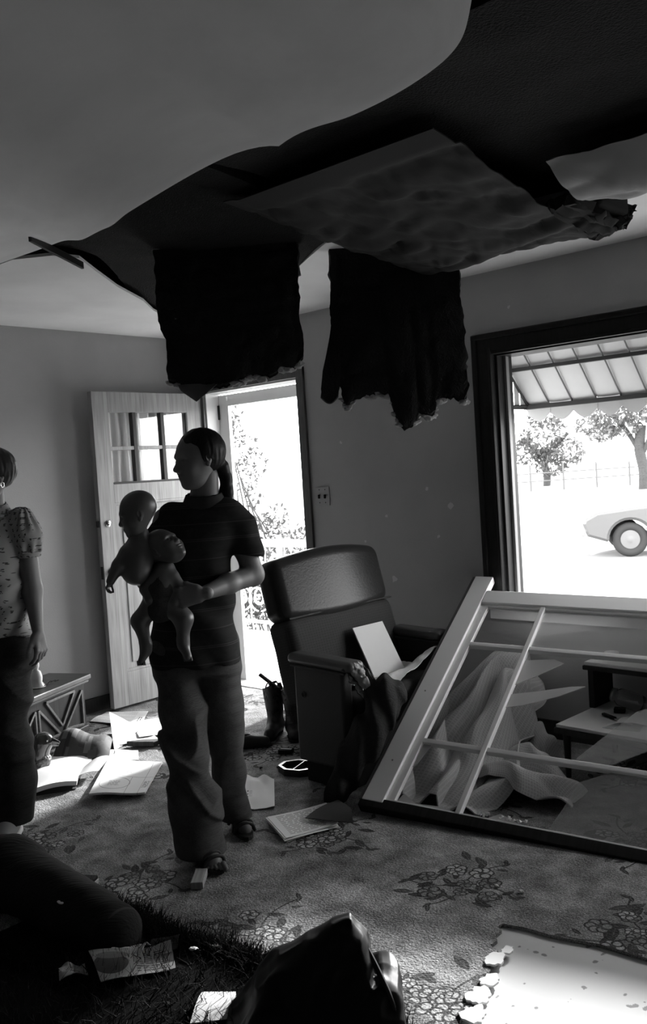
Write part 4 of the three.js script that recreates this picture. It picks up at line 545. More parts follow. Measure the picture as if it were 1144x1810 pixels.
{ // ---------------- girl at the left edge of the frame
  const P = thing('person', 'girl in printed puff-sleeve blouse and dark jeans standing at the left edge', 'person', [1.42, 0.017, 2.38], FACE);
  const hc = [0.092, 1.503, 0.0], hq = Q(0.06, -0.75, 0), hs = 0.95;
  const armR = chain(0.02, [[0.200, 1.305, -0.02], [0.222, 1.02, -0.02], [0.252, 0.855, 0.045]], [0.046, 0.040, 0.023]), armL = chain(0.02, [[-0.085, 1.30, -0.02], [-0.14, 1.02, -0.02], [-0.15, 0.82, 0.03]], [0.046, 0.038, 0.023]);
  const trunk = profile([[0.74, 0.045, -0.03, 0.13, 0.085], [0.90, 0.05, -0.03, 0.12, 0.085], [1.02, 0.055, -0.02, 0.105, 0.078], [1.2, 0.06, -0.02, 0.125, 0.088], [1.31, 0.06, -0.03, 0.13, 0.068], [1.37, 0.07, -0.03, 0.07, 0.055]], 0.04);
  const legs = [chain(0.05, [[0.115, 0.80, -0.02], [0.095, 0.42, 0.0], [0.07, 0.08, -0.01]], [0.078, 0.048, 0.035]), chain(0.05, [[-0.03, 0.80, -0.04], [-0.06, 0.42, -0.03], [-0.09, 0.08, -0.08]], [0.078, 0.048, 0.035])];
  const body = nets(blend(0.03, trunk, chain(0.02, [[0.085, 1.44, -0.02], [0.075, 1.36, -0.03]], [0.048, 0.055]), armR, armL, ...legs), [-0.22, 0.03, -0.18], [0.32, 1.47, 0.14], 0.0095);
  const head = nets(scaled(headF(), hs, hc, hq), [-0.06, 1.37, -0.14], [0.24, 1.65, 0.16], 0.0038);
  const hR = place(handG([0.45, 0.5, 0.6, 0.7], 0.3, 0.05, -1, 0.92), [0.253, 0.852, 0.046], [0.12, -0.95, 0.15], [-0.95, -0.2, -0.3]), hL = place(handG([0.4, 0.4, 0.4, 0.4], 0.3, 0.05, 1, 0.92), [-0.15, 0.815, 0.03], [-0.05, -1, 0.1], [1, 0, -0.2]);
  part('body', joinI(body, head, hR, hL), skinM, P);
  const cap = ell([0, 0.034, -0.020], [0.087, 0.096, 0.104]);
  part('hair', nets(scaled((x, y, z) => { const k = sm(z - 0.02 + 0.45 * Math.max(0, -y), 0.070 - y, 0.03); return smx(smx(cap(x, y, z), k, 0.012), -(y + 0.095), 0.02) + 0.002 * noise(x * 20, y * 30 + z * 40, z * 90); }, hs, hc, hq), [-0.06, 1.37, -0.16], [0.26, 1.67, 0.16], 0.005), M(0.03, { roughness: 0.5, map: T.fineWood }), P);
  const ring = new THREE.TorusGeometry(0.010, 0.003, 6, 14), ep = V(0.079, -0.03, -0.008).multiplyScalar(hs).applyQuaternion(hq); ring.rotateY(1.2); ring.translate(hc[0] + ep.x, hc[1] + ep.y - 0.008, hc[2] + ep.z); part('earring', ring, M(0.8, { metalness: 1, roughness: 0.2 }), P);
  const gl = []; for (const s of [1, -1]) { const t = new THREE.TorusGeometry(0.024, 0.0022, 6, 20); t.translate(s * 0.031, 0.0, 0.098); gl.push(t, rod(V(s * 0.055, 0.005, 0.095), V(s * 0.080, 0.012, -0.01), 0.002, 0.002, 6)); } gl.push(rod(V(-0.008, 0.004, 0.1), V(0.008, 0.004, 0.1), 0.002, 0.002, 6)); const gg = join(gl); gg.scale(hs, hs, hs); gg.applyQuaternion(hq); gg.translate(...hc); part('spectacles', gg, M(0.03, { roughness: 0.3 }), P);
  T.print = canvasTex(512, 512, (c, W) => { c.fillStyle = '#b9b9b9'; c.fillRect(0, 0, W, W); const R = rng(6); for (let j = 0; j < 9; j++) for (let i = 0; i < 9; i++) { const x = (i + (j % 2) * 0.5 + 0.25) * W / 9 + (R() - 0.5) * 8, y = (j + 0.5) * W / 9 + (R() - 0.5) * 8; c.fillStyle = '#3c3c3c'; for (let k = 0; k < 4; k++) { c.beginPath(); c.arc(x + (R() - 0.5) * 16, y + (R() - 0.5) * 30, 3.5 + 3 * R(), 0, 6.3); c.fill(); } } }, 0.20);
  const bl = profile([[0.835, 0.055, -0.02, 0.152, 0.115], [0.95, 0.055, -0.02, 0.138, 0.108], [1.08, 0.058, -0.015, 0.128, 0.105], [1.2, 0.06, -0.015, 0.142, 0.112], [1.30, 0.062, -0.025, 0.152, 0.085], [1.372, 0.072, -0.03, 0.074, 0.066]], 0.035);
  const puff = [chain(0.02, [[0.198, 1.318, -0.02], [0.212, 1.25, -0.018], [0.215, 1.185, -0.016]], [0.052, 0.066, 0.056]), chain(0.02, [[-0.08, 1.318, -0.02], [-0.10, 1.25, -0.018], [-0.11, 1.185, -0.016]], [0.052, 0.066, 0.056])];
  part('blouse', nets((x, y, z) => { let d = bl(x, y, z) - 0.008 * Math.sin((y * 0.9 - x * 0.55) * 62 + 3 * noise(x * 5, y * 5)) * sstep(1.16, 1.02, y) - 0.006 * noise(x * 12, y * 9, z * 12); for (const p of puff) { const q = p(x, y, z) - 0.006 * Math.sin(Math.atan2(z + 0.018, x - (x > 0.05 ? 0.212 : -0.1)) * 9) * sstep(0, 0.06, Math.abs(y - 1.25)); d = sm(d, smx(q, 1.175 - y, 0.006), 0.02); } return d; }, [-0.20, 0.825, -0.16], [0.30, 1.42, 0.13], 0.0085), M(0.55, { phys: 1, roughness: 0.95, map: T.print, transmission: 0.06, thickness: 0 }), P, 'pale blouse with small dark print');
  part('sleeve_cuff', nets((x, y, z) => Math.max(Math.abs(Math.hypot(x - 0.215, z + 0.016) - 0.05) - 0.006, Math.abs(y - 1.172) - 0.012), [0.14, 1.14, -0.09], [0.29, 1.20, 0.06], 0.006), M(0.55, { roughness: 0.95, map: T.print }), P);
  part('collar', nets((x, y, z) => { const r = Math.hypot(x - 0.078, z + 0.028); return Math.max(Math.abs(r - 0.072 + (y - 1.36) * 0.5) - 0.005, Math.abs(y - 1.362 + 0.25 * z) - 0.022); }, [-0.03, 1.31, -0.14], [0.20, 1.42, 0.09], 0.006), M(0.5, { roughness: 0.95, map: T.print }), P);
  const J0 = chain(0.06, [[0.110, 0.80, -0.02], [0.092, 0.58, -0.01], [0.088, 0.40, 0.0], [0.085, 0.22, -0.005], [0.07, 0.03, -0.005]], [0.092, 0.077, 0.070, 0.082, 0.086]), J1 = chain(0.06, [[-0.03, 0.80, -0.04], [-0.055, 0.42, -0.03], [-0.09, 0.03, -0.08]], [0.092, 0.07, 0.084]), hp = profile([[0.70, 0.045, -0.03, 0.155, 0.1], [0.80, 0.045, -0.03, 0.155, 0.105], [0.93, 0.05, -0.03, 0.128, 0.094]], 0.03);
  part('jeans', nets((x, y, z) => { const r = 0.010 * (1 - 2 * Math.abs(noise(x * 6 + y * 6, y * 4 - x * 5, 5))) + 0.008 * Math.exp(-(((y - 0.33) / 0.02) ** 2)); return sm(Math.min(smx(J0(x, y, z) - r, 0.055 - y, 0.006), smx(J1(x, y, z) - r, 0.055 - y, 0.006)), hp(x, y, z), 0.03); }, [-0.22, 0.03, -0.2], [0.24, 0.95, 0.14], 0.009), M(0.035, { roughness: 0.95, map: T.denim, bumpMap: T.denim, bumpScale: 0.0006 }), P, 'dark jeans');
  for (const [cx, cz, a] of [[0.065, 0.05, 0.15], [-0.10, -0.02, -0.2]]) { const s = new THREE.Group(); s.name = 'shoe'; s.position.set(cx, 0, cz); s.rotation.y = a; P.add(s); part('upper', nets((x, y, z) => Math.max(blend(0.03, cone([0, 0.05, -0.07], [0, 0.035, 0.09], 0.045, 0.036), cone([0, 0.075, -0.06], [0, 0.06, -0.03], 0.04, 0.038))(x, y, z), 0.014 - y), [-0.07, 0.005, -0.14], [0.07, 0.14, 0.15], 0.006), M(0.35, { roughness: 0.9 }), s); part('sole', nets((x, y, z) => Math.max(cone([0, 0.01, -0.07], [0, 0.01, 0.09], 0.048, 0.042)(x, y, z), y - 0.022, 0.001 - y), [-0.07, -0.005, -0.14], [0.07, 0.035, 0.15], 0.005), M(0.65, { roughness: 0.7 }), s); part('lace', join([0.0, 0.02, 0.04].map((z) => tube([V(-0.022, 0.065 - z * 0.3, z), V(0, 0.078 - z * 0.35, z + 0.004), V(0.022, 0.065 - z * 0.3, z)], 0.003, 8, 5))), M(0.8), s); }
}
// ------------------------------------------------------------------ papers and small things on the carpet
const strokes = (c, x, y, w, h, n, g = '#555', seed = 1) => { const R = rng(seed); c.strokeStyle = g; for (let i = 0; i < n; i++) { const yy = y + (i + 0.5) * h / n; c.lineWidth = h / n * 0.42; let xx = x; while (xx < x + w * (0.8 + 0.2 * R())) { const l = h / n * (0.5 + 2.2 * R()); c.beginPath(); c.moveTo(xx, yy + (R() - 0.5) * 2); c.lineTo(Math.min(x + w, xx + l), yy + (R() - 0.5) * 2); c.stroke(); xx += l + h / n * 0.45; } } };
const printM = (draw, grey = 0.85, w = 512, h = 512) => { const t = canvasTex(w, h, draw, 1); t.flipY = true; return M(grey, { map: t, roughness: 0.75 }); };
const paperM = M(0.82, { roughness: 0.8, map: T.plaster });
function quad(name, label, cat, c, lift, m, th = 0.0015, nu = 16, nv = 16, group) { // c: four floor corners [x,z] (u=v=0, u=1, u=v=1, v=1)
  const cx = (c[0][0] + c[1][0] + c[2][0] + c[3][0]) / 4, cz = (c[0][1] + c[1][1] + c[2][1] + c[3][1]) / 4;
  const g = sheet((u, v) => { const x = lerp(lerp(c[0][0], c[1][0], u), lerp(c[3][0], c[2][0], u), v), z = lerp(lerp(c[0][1], c[1][1], u), lerp(c[3][1], c[2][1], u), v); return V(x - cx, Math.max(0.0015, lift(u, v)) + th / 2, z - cz); }, nu, nv, th, [1, 1]);
  return solo(name, g, m, label, cat, [cx, 0.0125, cz], 0, group);
}
quad('magazine', 'open white magazine with a printed circle and ruled boxes on the carpet', 'magazine', [[0.98, 1.53], [1.26, 1.39], [1.6, 1.75], [1.39, 1.91]], (u, v) => 0.002 + 0.020 * v + 0.004 * Math.sin(u * 6), printM((c, W, H2) => { c.fillStyle = '#f4f4f4'; c.fillRect(0, 0, W, H2); c.strokeStyle = '#777'; c.lineWidth = 4; c.beginPath(); c.ellipse(W * 0.36, H2 * 0.28, W * 0.27, H2 * 0.17, 0, 0, 6.3); c.stroke(); c.lineWidth = 3; c.beginPath(); c.moveTo(0, H2 * 0.5); c.lineTo(W, H2 * 0.47); c.moveTo(W * 0.25, H2 * 0.5); c.lineTo(W * 0.25, H2); c.moveTo(W * 0.86, 0); c.lineTo(W * 0.86, H2); c.moveTo(W * 0.62, 0); c.lineTo(W * 0.62, H2 * 0.48); c.stroke(); strokes(c, W * 0.88, H2 * 0.15, W * 0.1, H2 * 0.2, 6, '#444', 3); strokes(c, W * 0.25, H2 * 0.2, W * 0.2, H2 * 0.15, 5, '#999', 4); strokes(c, W * 0.42, H2 * 0.6, W * 0.14, H2 * 0.14, 4, '#888', 5); }), 0.009);
{
  const b = thing('open_book', 'thick open book with blank curling pages beside the left girl', 'book', [1.0, 0.0125, 1.83]);
  part('pages', sheet((u, v) => { const x = lerp(lerp(-0.17, 0.02, u), lerp(0.06, 0.165, u) + 0.03, v), z = lerp(lerp(0.02, -0.12, u), lerp(0.24, 0.02, u), v); return V(x, 0.018 + 0.022 * Math.sin(u * 2.6) + 0.004 * Math.sin(v * 5), z); }, 18, 18, 0.022, [1, 1]), paperM, b);
  part('page', sheet((u, v) => V(lerp(0.02, 0.07, u) + 0.10 * v, 0.022 + 0.045 * Math.sin(u * 2.2) * (1 - v * 0.5), lerp(-0.12, -0.26, u) + 0.14 * v), 14, 10, 0.0015), paperM, b); part('cover', flat([[-0.18, 0.03], [0.02, -0.125], [0.2, 0.03], [0.075, 0.255]], 0.004, 0.0), M(0.06), b);
}
quad('white_sheet', 'plain white sheet between the bird figurine and the magazine', 'paper', [[0.59, 1.61], [0.77, 1.47], [1.0, 1.66], [0.82, 1.80]], (u, v) => 0.004 + 0.008 * Math.sin(u * 3 + v * 2), paperM);
quad('white_sheet', 'pale sheet with faint columns above the magazine', 'paper', [[0.76, 1.46], [0.96, 1.32], [1.10, 1.42], [0.94, 1.57]], (u, v) => 0.003 + 0.005 * Math.sin(u * 4), printM((c, W, H2) => { c.fillStyle = '#fafafa'; c.fillRect(0, 0, W, H2); strokes(c, 30, 40, W * 0.4, H2 * 0.8, 16, '#ddd', 8); strokes(c, W * 0.55, 40, W * 0.4, H2 * 0.8, 16, '#ddd', 9); }));
quad('newspaper', 'dark photograph page of a newspaper standing in a curled fold', 'newspaper', [[0.66, 1.66], [0.95, 1.50], [0.60, 1.22], [0.50, 1.40]], (u, v) => 0.004 + 0.105 * Math.sin(Math.PI * clamp(v * 1.02)) ** 1.3 * (1 - 0.85 * u * u) + 0.01 * Math.sin(u * 9), printM((c, W, H2) => { c.fillStyle = '#4a4a4a'; c.fillRect(0, 0, W, H2); for (let i = 0; i < 26; i++) { const R = rng(i); c.fillStyle = ['#2a2a2a', '#666', '#383838', '#8a8a8a'][i % 4]; c.fillRect(R() * W, R() * H2, 20 + 70 * R(), 60 + 200 * R()); } }, 0.5), 0.0015, 28, 28);
quad('newspaper', 'bright white newspaper spread rising beside the dark page', 'newspaper', [[0.44, 1.14], [0.66, 1.08], [0.84, 1.36], [0.92, 1.44]], (u, v) => 0.004 + 0.095 * (1 - v) ** 1.3 * (1 - u) ** 0.8 + 0.012 * Math.sin(v * 7) , paperM, 0.0015, 20, 24);
quad('newspaper', 'flat newspaper with small print lying against the door bottom', 'newspaper', [[0.20, 1.12], [0.10, 0.93], [0.36, 0.80], [0.60, 1.06]], (u, v) => 0.003 + 0.006 * Math.sin(u * 5 + v * 3), printM((c, W, H2) => { c.fillStyle = '#fbfbfb'; c.fillRect(0, 0, W, H2); strokes(c, W * 0.35, 20, W * 0.35, 50, 2, '#222', 12); for (let k = 0; k < 4; k++) strokes(c, 20 + k * W * 0.245, 110, W * 0.2, H2 * 0.75, 26, '#ccc', 20 + k); }));
quad('newspaper', 'flat pale newspaper sheet in the sunlight before the threshold', 'newspaper', [[0.46, 1.0], [0.66, 0.72], [0.98, 0.86], [0.78, 1.18]], (u, v) => 0.003 + 0.006 * Math.sin(u * 4 - v * 5), paperM);
quad('newspaper', 'pale folded newspaper behind the dark strip of wood', 'newspaper', [[0.55, 1.22], [0.70, 1.05], [0.90, 1.14], [0.80, 1.32]], (u, v) => 0.004 + 0.004 * Math.sin(u * 7), paperM);
quad('printed_sheet', 'crumpled white sheet with a small dark heading behind the woman', 'paper', [[1.74, 1.31], [1.94, 1.255], [2.2, 1.51], [2.07, 1.63]], (u, v) => 0.004 + 0.014 * (noise(u * 4, v * 4, 2) + 0.5) + 0.02 * v * u * 0, printM((c, W, H2) => { c.fillStyle = '#f6f6f6'; c.fillRect(0, 0, W, H2); strokes(c, W * 0.2, H2 * 0.25, W * 0.14, H2 * 0.3, 3, '#555', 31); strokes(c, W * 0.1, H2 * 0.2, W * 0.07, H2 * 0.4, 2, '#aaa', 32); strokes(c, W * 0.36, H2 * 0.3, W * 0.08, H2 * 0.2, 5, '#bbb', 33); }));
{
  const t = thing('paper_stack', 'small stack of printed papers on the carpet below the armchair', 'papers', [2.43, 0.0125, 1.56]);
  const pm = printM((c, W, H2) => { c.fillStyle = '#e6e6e6'; c.fillRect(0, 0, W, H2); strokes(c, 60, 40, W * 0.8, H2 * 0.86, 15, '#8a8a8a', 41); });
  for (let k = 0; k < 4; k++) part('sheet', sheet((u, v) => { const c = [[-0.15, 0.07], [-0.05, -0.19], [0.14, -0.05], [0.07, 0.18]], x = lerp(lerp(c[0][0], c[1][0], u), lerp(c[3][0], c[2][0], u), v), z = lerp(lerp(c[0][1], c[1][1], u), lerp(c[3][1], c[2][1], u), v); return V(x + 0.006 * (k % 2) - 0.003 * k, 0.002 + 0.0055 * k + 0.005 * Math.sin(u * 3 + k), z + 0.007 * ((k * 2) % 3)); }, 12, 12, 0.0012, [1, 1]), k === 3 ? pm : paperM, t);
}
quad('dark_folder', 'dark card folder bent over the corner of the paper stack', 'folder', [[2.44, 1.57], [2.41, 1.33], [2.56, 1.42], [2.64, 1.50]], (u, v) => 0.028 + 0.025 * v * u + 0.008 * Math.sin(u * 4), M(0.055, { roughness: 0.7 }), 0.003);
solo('wood_strip', mUV(extrude([[0, 0], [0.05, -0.012], [0.16, -0.012], [0.18, 0.03], [0.25, 0.02], [0.235, 0.05], [0.06, 0.03]], 0.022, 0.003).rotateX(-Math.PI / 2)), M(0.10, { map: T.wood }), 'splintered dark strip of wood lying among the white papers', 'wood', [0.845, 0.018, 1.31], 0.55);
solo('wood_block', box(0.045, 0.026, 0.115, 0, 0.013, 0, 0.003), M(0.42, { map: T.wood }), 'small broken block of pale wood in front of the sandal', 'wood', [2.475, 0.0125, 2.165], 0.72);
{ // dark bird figurine
  const t = thing('bird_figurine', 'glossy dark bird figurine with speckled breast on the floor by the chest', 'figurine', [0.735, 0.0125, 1.85], FACE);
  const gm = M(0.035, { phys: 1, roughness: 0.12, clearcoat: 1 });
  part('body', nets(blend(0.03, ell([0.055, 0.075, 0], [0.062, 0.062, 0.052], 0, 0.3), ell([0.095, 0.152, 0], [0.050, 0.046, 0.042]), cone([0.06, 0.09, 0], [0.09, 0.14, 0], 0.05, 0.042), cone([0.01, 0.06, 0], [-0.07, 0.075, 0], 0.035, 0.012)), [-0.1, 0.0, -0.07], [0.16, 0.22, 0.07], 0.005), gm, t);
  part('beak', nets(blend(0.01, cone([0.128, 0.158, 0], [0.175, 0.142, 0], 0.020, 0.006), cone([0.128, 0.140, 0], [0.168, 0.128, 0], 0.015, 0.006)), [0.09, 0.1, -0.03], [0.2, 0.19, 0.03], 0.004), gm, t);
  for (const s of [1, -1]) part('eye', new THREE.SphereGeometry(0.0075, 12, 8).translate(0.123, 0.160, s * 0.031), M(0.8, { roughness: 0.1 }), t);
  part('breast', nets((x, y, z) => ell([0.072, 0.055, 0.004], [0.056, 0.052, 0.053], 0, 0.3)(x, y, z) - 0.003 * noise(x * 120, y * 120, z * 120), [0.0, 0.0, -0.07], [0.15, 0.13, 0.07], 0.0045), M(0.22, { roughness: 0.5, map: T.print }), t, 'speckled breast'); part('base', lathe([[0, 0], [0.055, 0], [0.06, 0.008], [0.05, 0.02], [0, 0.02]], 20).translate(0.05, 0, 0), gm, t);
}
{ // boots
  const bm = M(0.018, { phys: 1, roughness: 0.5 });
  const mk = (label, pos, turn) => { const t = thing('tall_boot', label, 'boot', pos, turn);
    const shaft = blend(0.03, cone([0, 0.07, -0.005], [0, 0.27, 0], 0.042, 0.062), cone([0, 0.045, 0], [0.005, 0.032, 0.13], 0.042, 0.034), cone([0, 0.04, -0.01], [0, 0.05, -0.02], 0.04, 0.04)), hole = cone([0, 0.12, -0.003], [0, 0.33, 0.002], 0.040, 0.064);
    part('shaft', nets((x, y, z) => smx(smx(smx(shaft(x, y, z), -hole(x, y, z), 0.004), y - 0.268 - 0.015 * Math.cos(Math.atan2(x, z) * 2) - 0.008 * noise(x * 60, z * 60), 0.003), 0.012 - y, 0.003) - 0.002 * noise(x * 30, y * 24, z * 30), [-0.09, 0.0, -0.1], [0.09, 0.31, 0.2], 0.0055), bm, t);
    part('sole', nets((x, y, z) => Math.max(blend(0.02, cone([0, 0.012, -0.015], [0, 0.012, 0.05], 0.040, 0.032), cone([0, 0.012, 0.05], [0.005, 0.012, 0.135], 0.034, 0.036))(x, y, z), y - 0.016, 0.0005 - y), [-0.08, -0.006, -0.1], [0.08, 0.03, 0.2], 0.006), blackM, t); part('heel', span(-0.03, 0.03, 0, 0.03, -0.055, 0.0, 0.004), blackM, t);
    part('pull_tab', tube([V(-0.03, 0.262, 0.052), V(-0.012, 0.295, 0.050), V(0.01, 0.262, 0.058)], 0.004, 12, 5), bm, t); return t; };
  mk('tall dark boot with a stick poking out of its torn top', [1.395, 0.0125, 0.70], 0.5); mk('tall dark boot standing nearest the side of the armchair', [1.505, 0.0125, 0.665], 0.75);
  solo('charred_stick', bar(V(-0.075, 0.335, -0.01), V(0.03, 0.255, 0.03), 0.02, 0.016), blackM, 'short dark stick poking out of the left boot', 'stick', [1.40, 0.0125, 0.70], FACE);
}
{ // loafer
  const t = thing('loafer', 'dark worn loafer lying on the carpet between the woman and the boots', 'shoe', [1.44, 0.0125, 0.97], 2.25);
  part('upper', nets((x, y, z) => { const d = blend(0.03, cone([0, 0.04, -0.085], [0, 0.03, 0.0], 0.036, 0.036), cone([0, 0.03, 0.0], [0.006, 0.024, 0.10], 0.037, 0.030))(x, y, z); return smx(smx(d, -ell([0, 0.075, -0.05], [0.028, 0.045, 0.075])(x, y, z), 0.006), 0.010 - y, 0.003); }, [-0.06, 0, -0.15], [0.06, 0.1, 0.16], 0.0055), M(0.035, { roughness: 0.6 }), t);
  part('sole', nets((x, y, z) => Math.max(blend(0.02, cone([0, 0.006, -0.09], [0, 0.006, 0.0], 0.036, 0.032), cone([0, 0.006, 0.0], [0.006, 0.006, 0.105], 0.034, 0.034))(x, y, z), y - 0.012, 0.0005 - y), [-0.06, -0.006, -0.15], [0.06, 0.025, 0.16], 0.006), blackM, t);
}
{ // ashtray
  const t = thing('ashtray', 'octagonal dark glass ashtray with a bright rim beside the armchair', 'ashtray', [1.955, 0.0125, 1.10], 0.3);
  const ring = (r) => { const p = []; for (let k = 0; k < 8; k++) p.push([r * Math.cos((k + 0.5) * Math.PI / 4), r * 0.8 * Math.sin((k + 0.5) * Math.PI / 4)]); return p; };
  part('bowl', mUV(extrude(ring(0.105), 0.026, 0.004, [ring(0.082).reverse()]).rotateX(-Math.PI / 2)), M(0.03, { roughness: 0.2 }), t); part('floor', mUV(extrude(ring(0.09), 0.008).rotateX(-Math.PI / 2)), M(0.03, { roughness: 0.3 }), t);
  part('rim', mUV(extrude(ring(0.104), 0.002, 0, [ring(0.088).reverse()]).rotateX(-Math.PI / 2).translate(0, 0.0305, 0)), M(0.55, { roughness: 0.25, metalness: 0.5 }), t); part('divider', span(-0.003, 0.003, 0.008, 0.031, -0.066, 0.066, 0.001), M(0.5, { roughness: 0.3, metalness: 0.5 }), t);
}
{ const t = thing('match_box', 'tiny dark box with a pale label between boots and ashtray', 'box', [1.70, 0.0125, 0.93], 0.4); part('tray', span(-0.035, 0.035, 0, 0.022, -0.025, 0.025, 0.002), blackM, t); part('label_strip', span(-0.03, 0.03, 0.0215, 0.0225, -0.012, 0.004, 0), M(0.6), t); }
// ------------------------------------------------------------------ dark heap in the foreground
{
  const vm = M(0.016, { roughness: 1, bumpMap: T.grain, bumpScale: 0.003 });
  const t = thing('bolster', 'long dark velvet bolster lying across the lower left corner', 'bolster', [2.3, 0.0125, 2.66]);
  part('cover', nets((x, y, z) => smx(blend(0.05, cone([-0.75, 0.10, 0.10], [-0.25, 0.115, 0.0], 0.105, 0.115), cone([-0.25, 0.115, 0.0], [0.37, 0.090, 0.0], 0.115, 0.088))(x, y, z) + 0.006 * noise(x * 9, y * 9, z * 9) - 0.004 * noise(x * 25, y * 14, z * 14), 0.003 - y, 0.01), [-0.9, 0, -0.16], [0.52, 0.26, 0.26], 0.011), vm, t); part('end_piping', new THREE.TorusGeometry(0.074, 0.006, 8, 28).rotateY(Math.PI / 2).translate(0.405, 0.09, 0), M(0.03), t);
}
{
  const t = thing('fur_rug', 'shaggy black rug bunched up in the foreground under torn magazines', 'rug', [2.9, 0.0125, 2.95]);
  const hy = (x, z) => 0.028 + 0.018 * fbm(x * 5, z * 5, 3) + 0.03 * Math.exp(-((x / 0.5) ** 2) - ((z / 0.4) ** 2));
  const bx = (u, v) => { const x = lerp(-0.62, 0.95, u), z = lerp(-0.44 + 0.05 * noise(u * 6, 3) - 0.08 * Math.sin(u * 3), 1.6, v); return [x, z]; };
  part('hide', sheet((u, v) => { const [x, z] = bx(u, v); return V(x, hy(x, z), z); }, 60, 70, 0.03, [2, 2]), M(0.008, { roughness: 1, specularIntensity: 0 }), t);
  const R = rng(12), n = 14000, g = new THREE.ConeGeometry(0.0016, 0.055, 4, 2); g.translate(0, 0.027, 0); const ps = g.attributes.position; for (let i = 0; i < ps.count; i++) ps.setX(i, ps.getX(i) + 9 * (ps.getY(i) ** 2)); g.computeVertexNormals();
  const im = new THREE.InstancedMesh(g, M(0.010, { roughness: 0.7, specularIntensity: 0.15 }), n), o = new THREE.Object3D(); for (let k = 0; k < n; k++) { const e = R() < 0.35 ? 0.03 * R() : R() ** 1.5 * 0.6, [x, z] = bx(R(), e); o.position.set(x, hy(x, z) + 0.005, z); o.rotation.set((R() - 0.5) * 1.9, R() * 6.3, (R() - 0.5) * 1.9); o.scale.setScalar(0.6 + 0.8 * R()); o.updateMatrix(); im.setMatrixAt(k, o.matrix); } im.name = 'fur'; im.userData.kind = 'stuff'; shade(im); t.add(im);
}
const mg = (draw) => printM(draw, 0.6);
{
  const lift = (k) => (u, v) => 0.075 + k + 0.010 * Math.sin(u * 4 + k * 90) + 0.012 * noise(u * 3, v * 3, k * 50);
  quad('torn_magazine', 'torn magazine page with rows of dark print and a picture on the black rug', 'magazine', [[2.71, 2.775], [2.845, 2.58], [2.975, 2.665], [2.885, 2.85]], lift(0.012), mg((c, W, H2) => { c.fillStyle = '#9a9a9a'; c.fillRect(0, 0, W, H2); c.fillStyle = '#2c2c2c'; c.beginPath(); c.ellipse(W * 0.2, H2 * 0.42, W * 0.22, H2 * 0.3, 0, 0, 6.3); c.fill(); c.fillStyle = '#6a6a6a'; c.beginPath(); c.ellipse(W * 0.25, H2 * 0.7, W * 0.2, H2 * 0.14, 0, 0, 6.3); c.fill(); c.fillStyle = '#3a3a3a'; c.fillRect(W * 0.85, H2 * 0.25, W * 0.15, H2 * 0.4); strokes(c, W * 0.5, H2 * 0.08, W * 0.4, H2 * 0.22, 3, '#1a1a1a', 51); strokes(c, W * 0.5, H2 * 0.32, W * 0.1, H2 * 0.5, 8, '#1a1a1a', 52); strokes(c, W * 0.63, H2 * 0.32, W * 0.1, H2 * 0.5, 8, '#1a1a1a', 53); strokes(c, W * 0.76, H2 * 0.32, W * 0.1, H2 * 0.5, 8, '#1a1a1a', 54); }), 0.0018);
  quad('torn_magazine', 'small mottled scrap of magazine left of the printed page', 'paper', [[2.695, 2.865], [2.72, 2.795], [2.79, 2.83], [2.765, 2.905]], lift(0.004), mg((c, W, H2) => { c.fillStyle = '#a5a5a5'; c.fillRect(0, 0, W, H2); for (let i = 0; i < 60; i++) { const R = rng(i + 3); c.fillStyle = R() < 0.5 ? '#8a8a8a' : '#bcbcbc'; c.fillRect(R() * W, R() * H2, 60 * R(), 60 * R()); } }), 0.0018);
  quad('torn_magazine', 'pale torn corner sticking out behind the printed page', 'paper', [[2.745, 2.735], [2.72, 2.67], [2.80, 2.62], [2.83, 2.68]], lift(0.0), M(0.6, { map: T.plaster }), 0.0018);
  quad('torn_magazine', 'grey strip of magazine lying behind the printed page', 'paper', [[2.80, 2.66], [2.78, 2.60], [2.83, 2.535], [2.86, 2.57]], lift(-0.018), mg((c, W, H2) => { c.fillStyle = '#5c5c5c'; c.fillRect(0, 0, W, H2); strokes(c, 20, H2 * 0.5, W * 0.9, H2 * 0.3, 4, '#333', 61); }), 0.0018);
  quad('torn_magazine', 'narrow dark striped scrap between the bolster and the printed page', 'paper', [[2.72, 2.775], [2.705, 2.75], [2.775, 2.70], [2.785, 2.74]], lift(-0.012), mg((c, W, H2) => { for (let k = 0; k < 6; k++) { c.fillStyle = k % 2 ? '#333' : '#707070'; c.fillRect(0, k * H2 / 6, W, H2 / 6); } }), 0.0018);
  quad('paper_scrap', 'bright white corner of card at the bottom edge beside the dark bag', 'paper', [[3.20, 2.80], [3.13, 2.70], [3.19, 2.635], [3.27, 2.70]], (u, v) => 0.07 + 0.015 * Math.sin(u * 2.5) - 0.01 * v, M(0.7, { map: T.plaster, roughness: 0.6 }), 0.003);
  const R = rng(33), bits = [['tiny bright scrap on the bolster near the left edge', 2.07, 0.217, 2.66, 0.018], ['white crumpled scrap on the front of the bolster', 2.16, 0.185, 2.725, 0.026], ['white fleck in front of the bolster end', 2.50, 0.175, 2.73, 0.012], ['white chip on the fur right of the printed page', 2.93, 0.09, 2.565, 0.016], ['second white chip on the fur farther from the printed page', 2.95, 0.075, 2.50, 0.016]];
  for (const [l, x, y, z, s] of bits) { const g = new THREE.IcosahedronGeometry(s, 1), p = g.attributes.position; for (let i = 0; i < p.count; i++) { const q = 0.7 + 0.5 * noise(p.getX(i) * 90, p.getY(i) * 90, p.getZ(i) * 90 + s * 999); p.setXYZ(i, p.getX(i) * q * 1.3, p.getY(i) * q * 0.35, p.getZ(i) * q); } g.computeVertexNormals(); solo('paper_scrap', g, paperM, l, 'paper', [x, y, z]); }
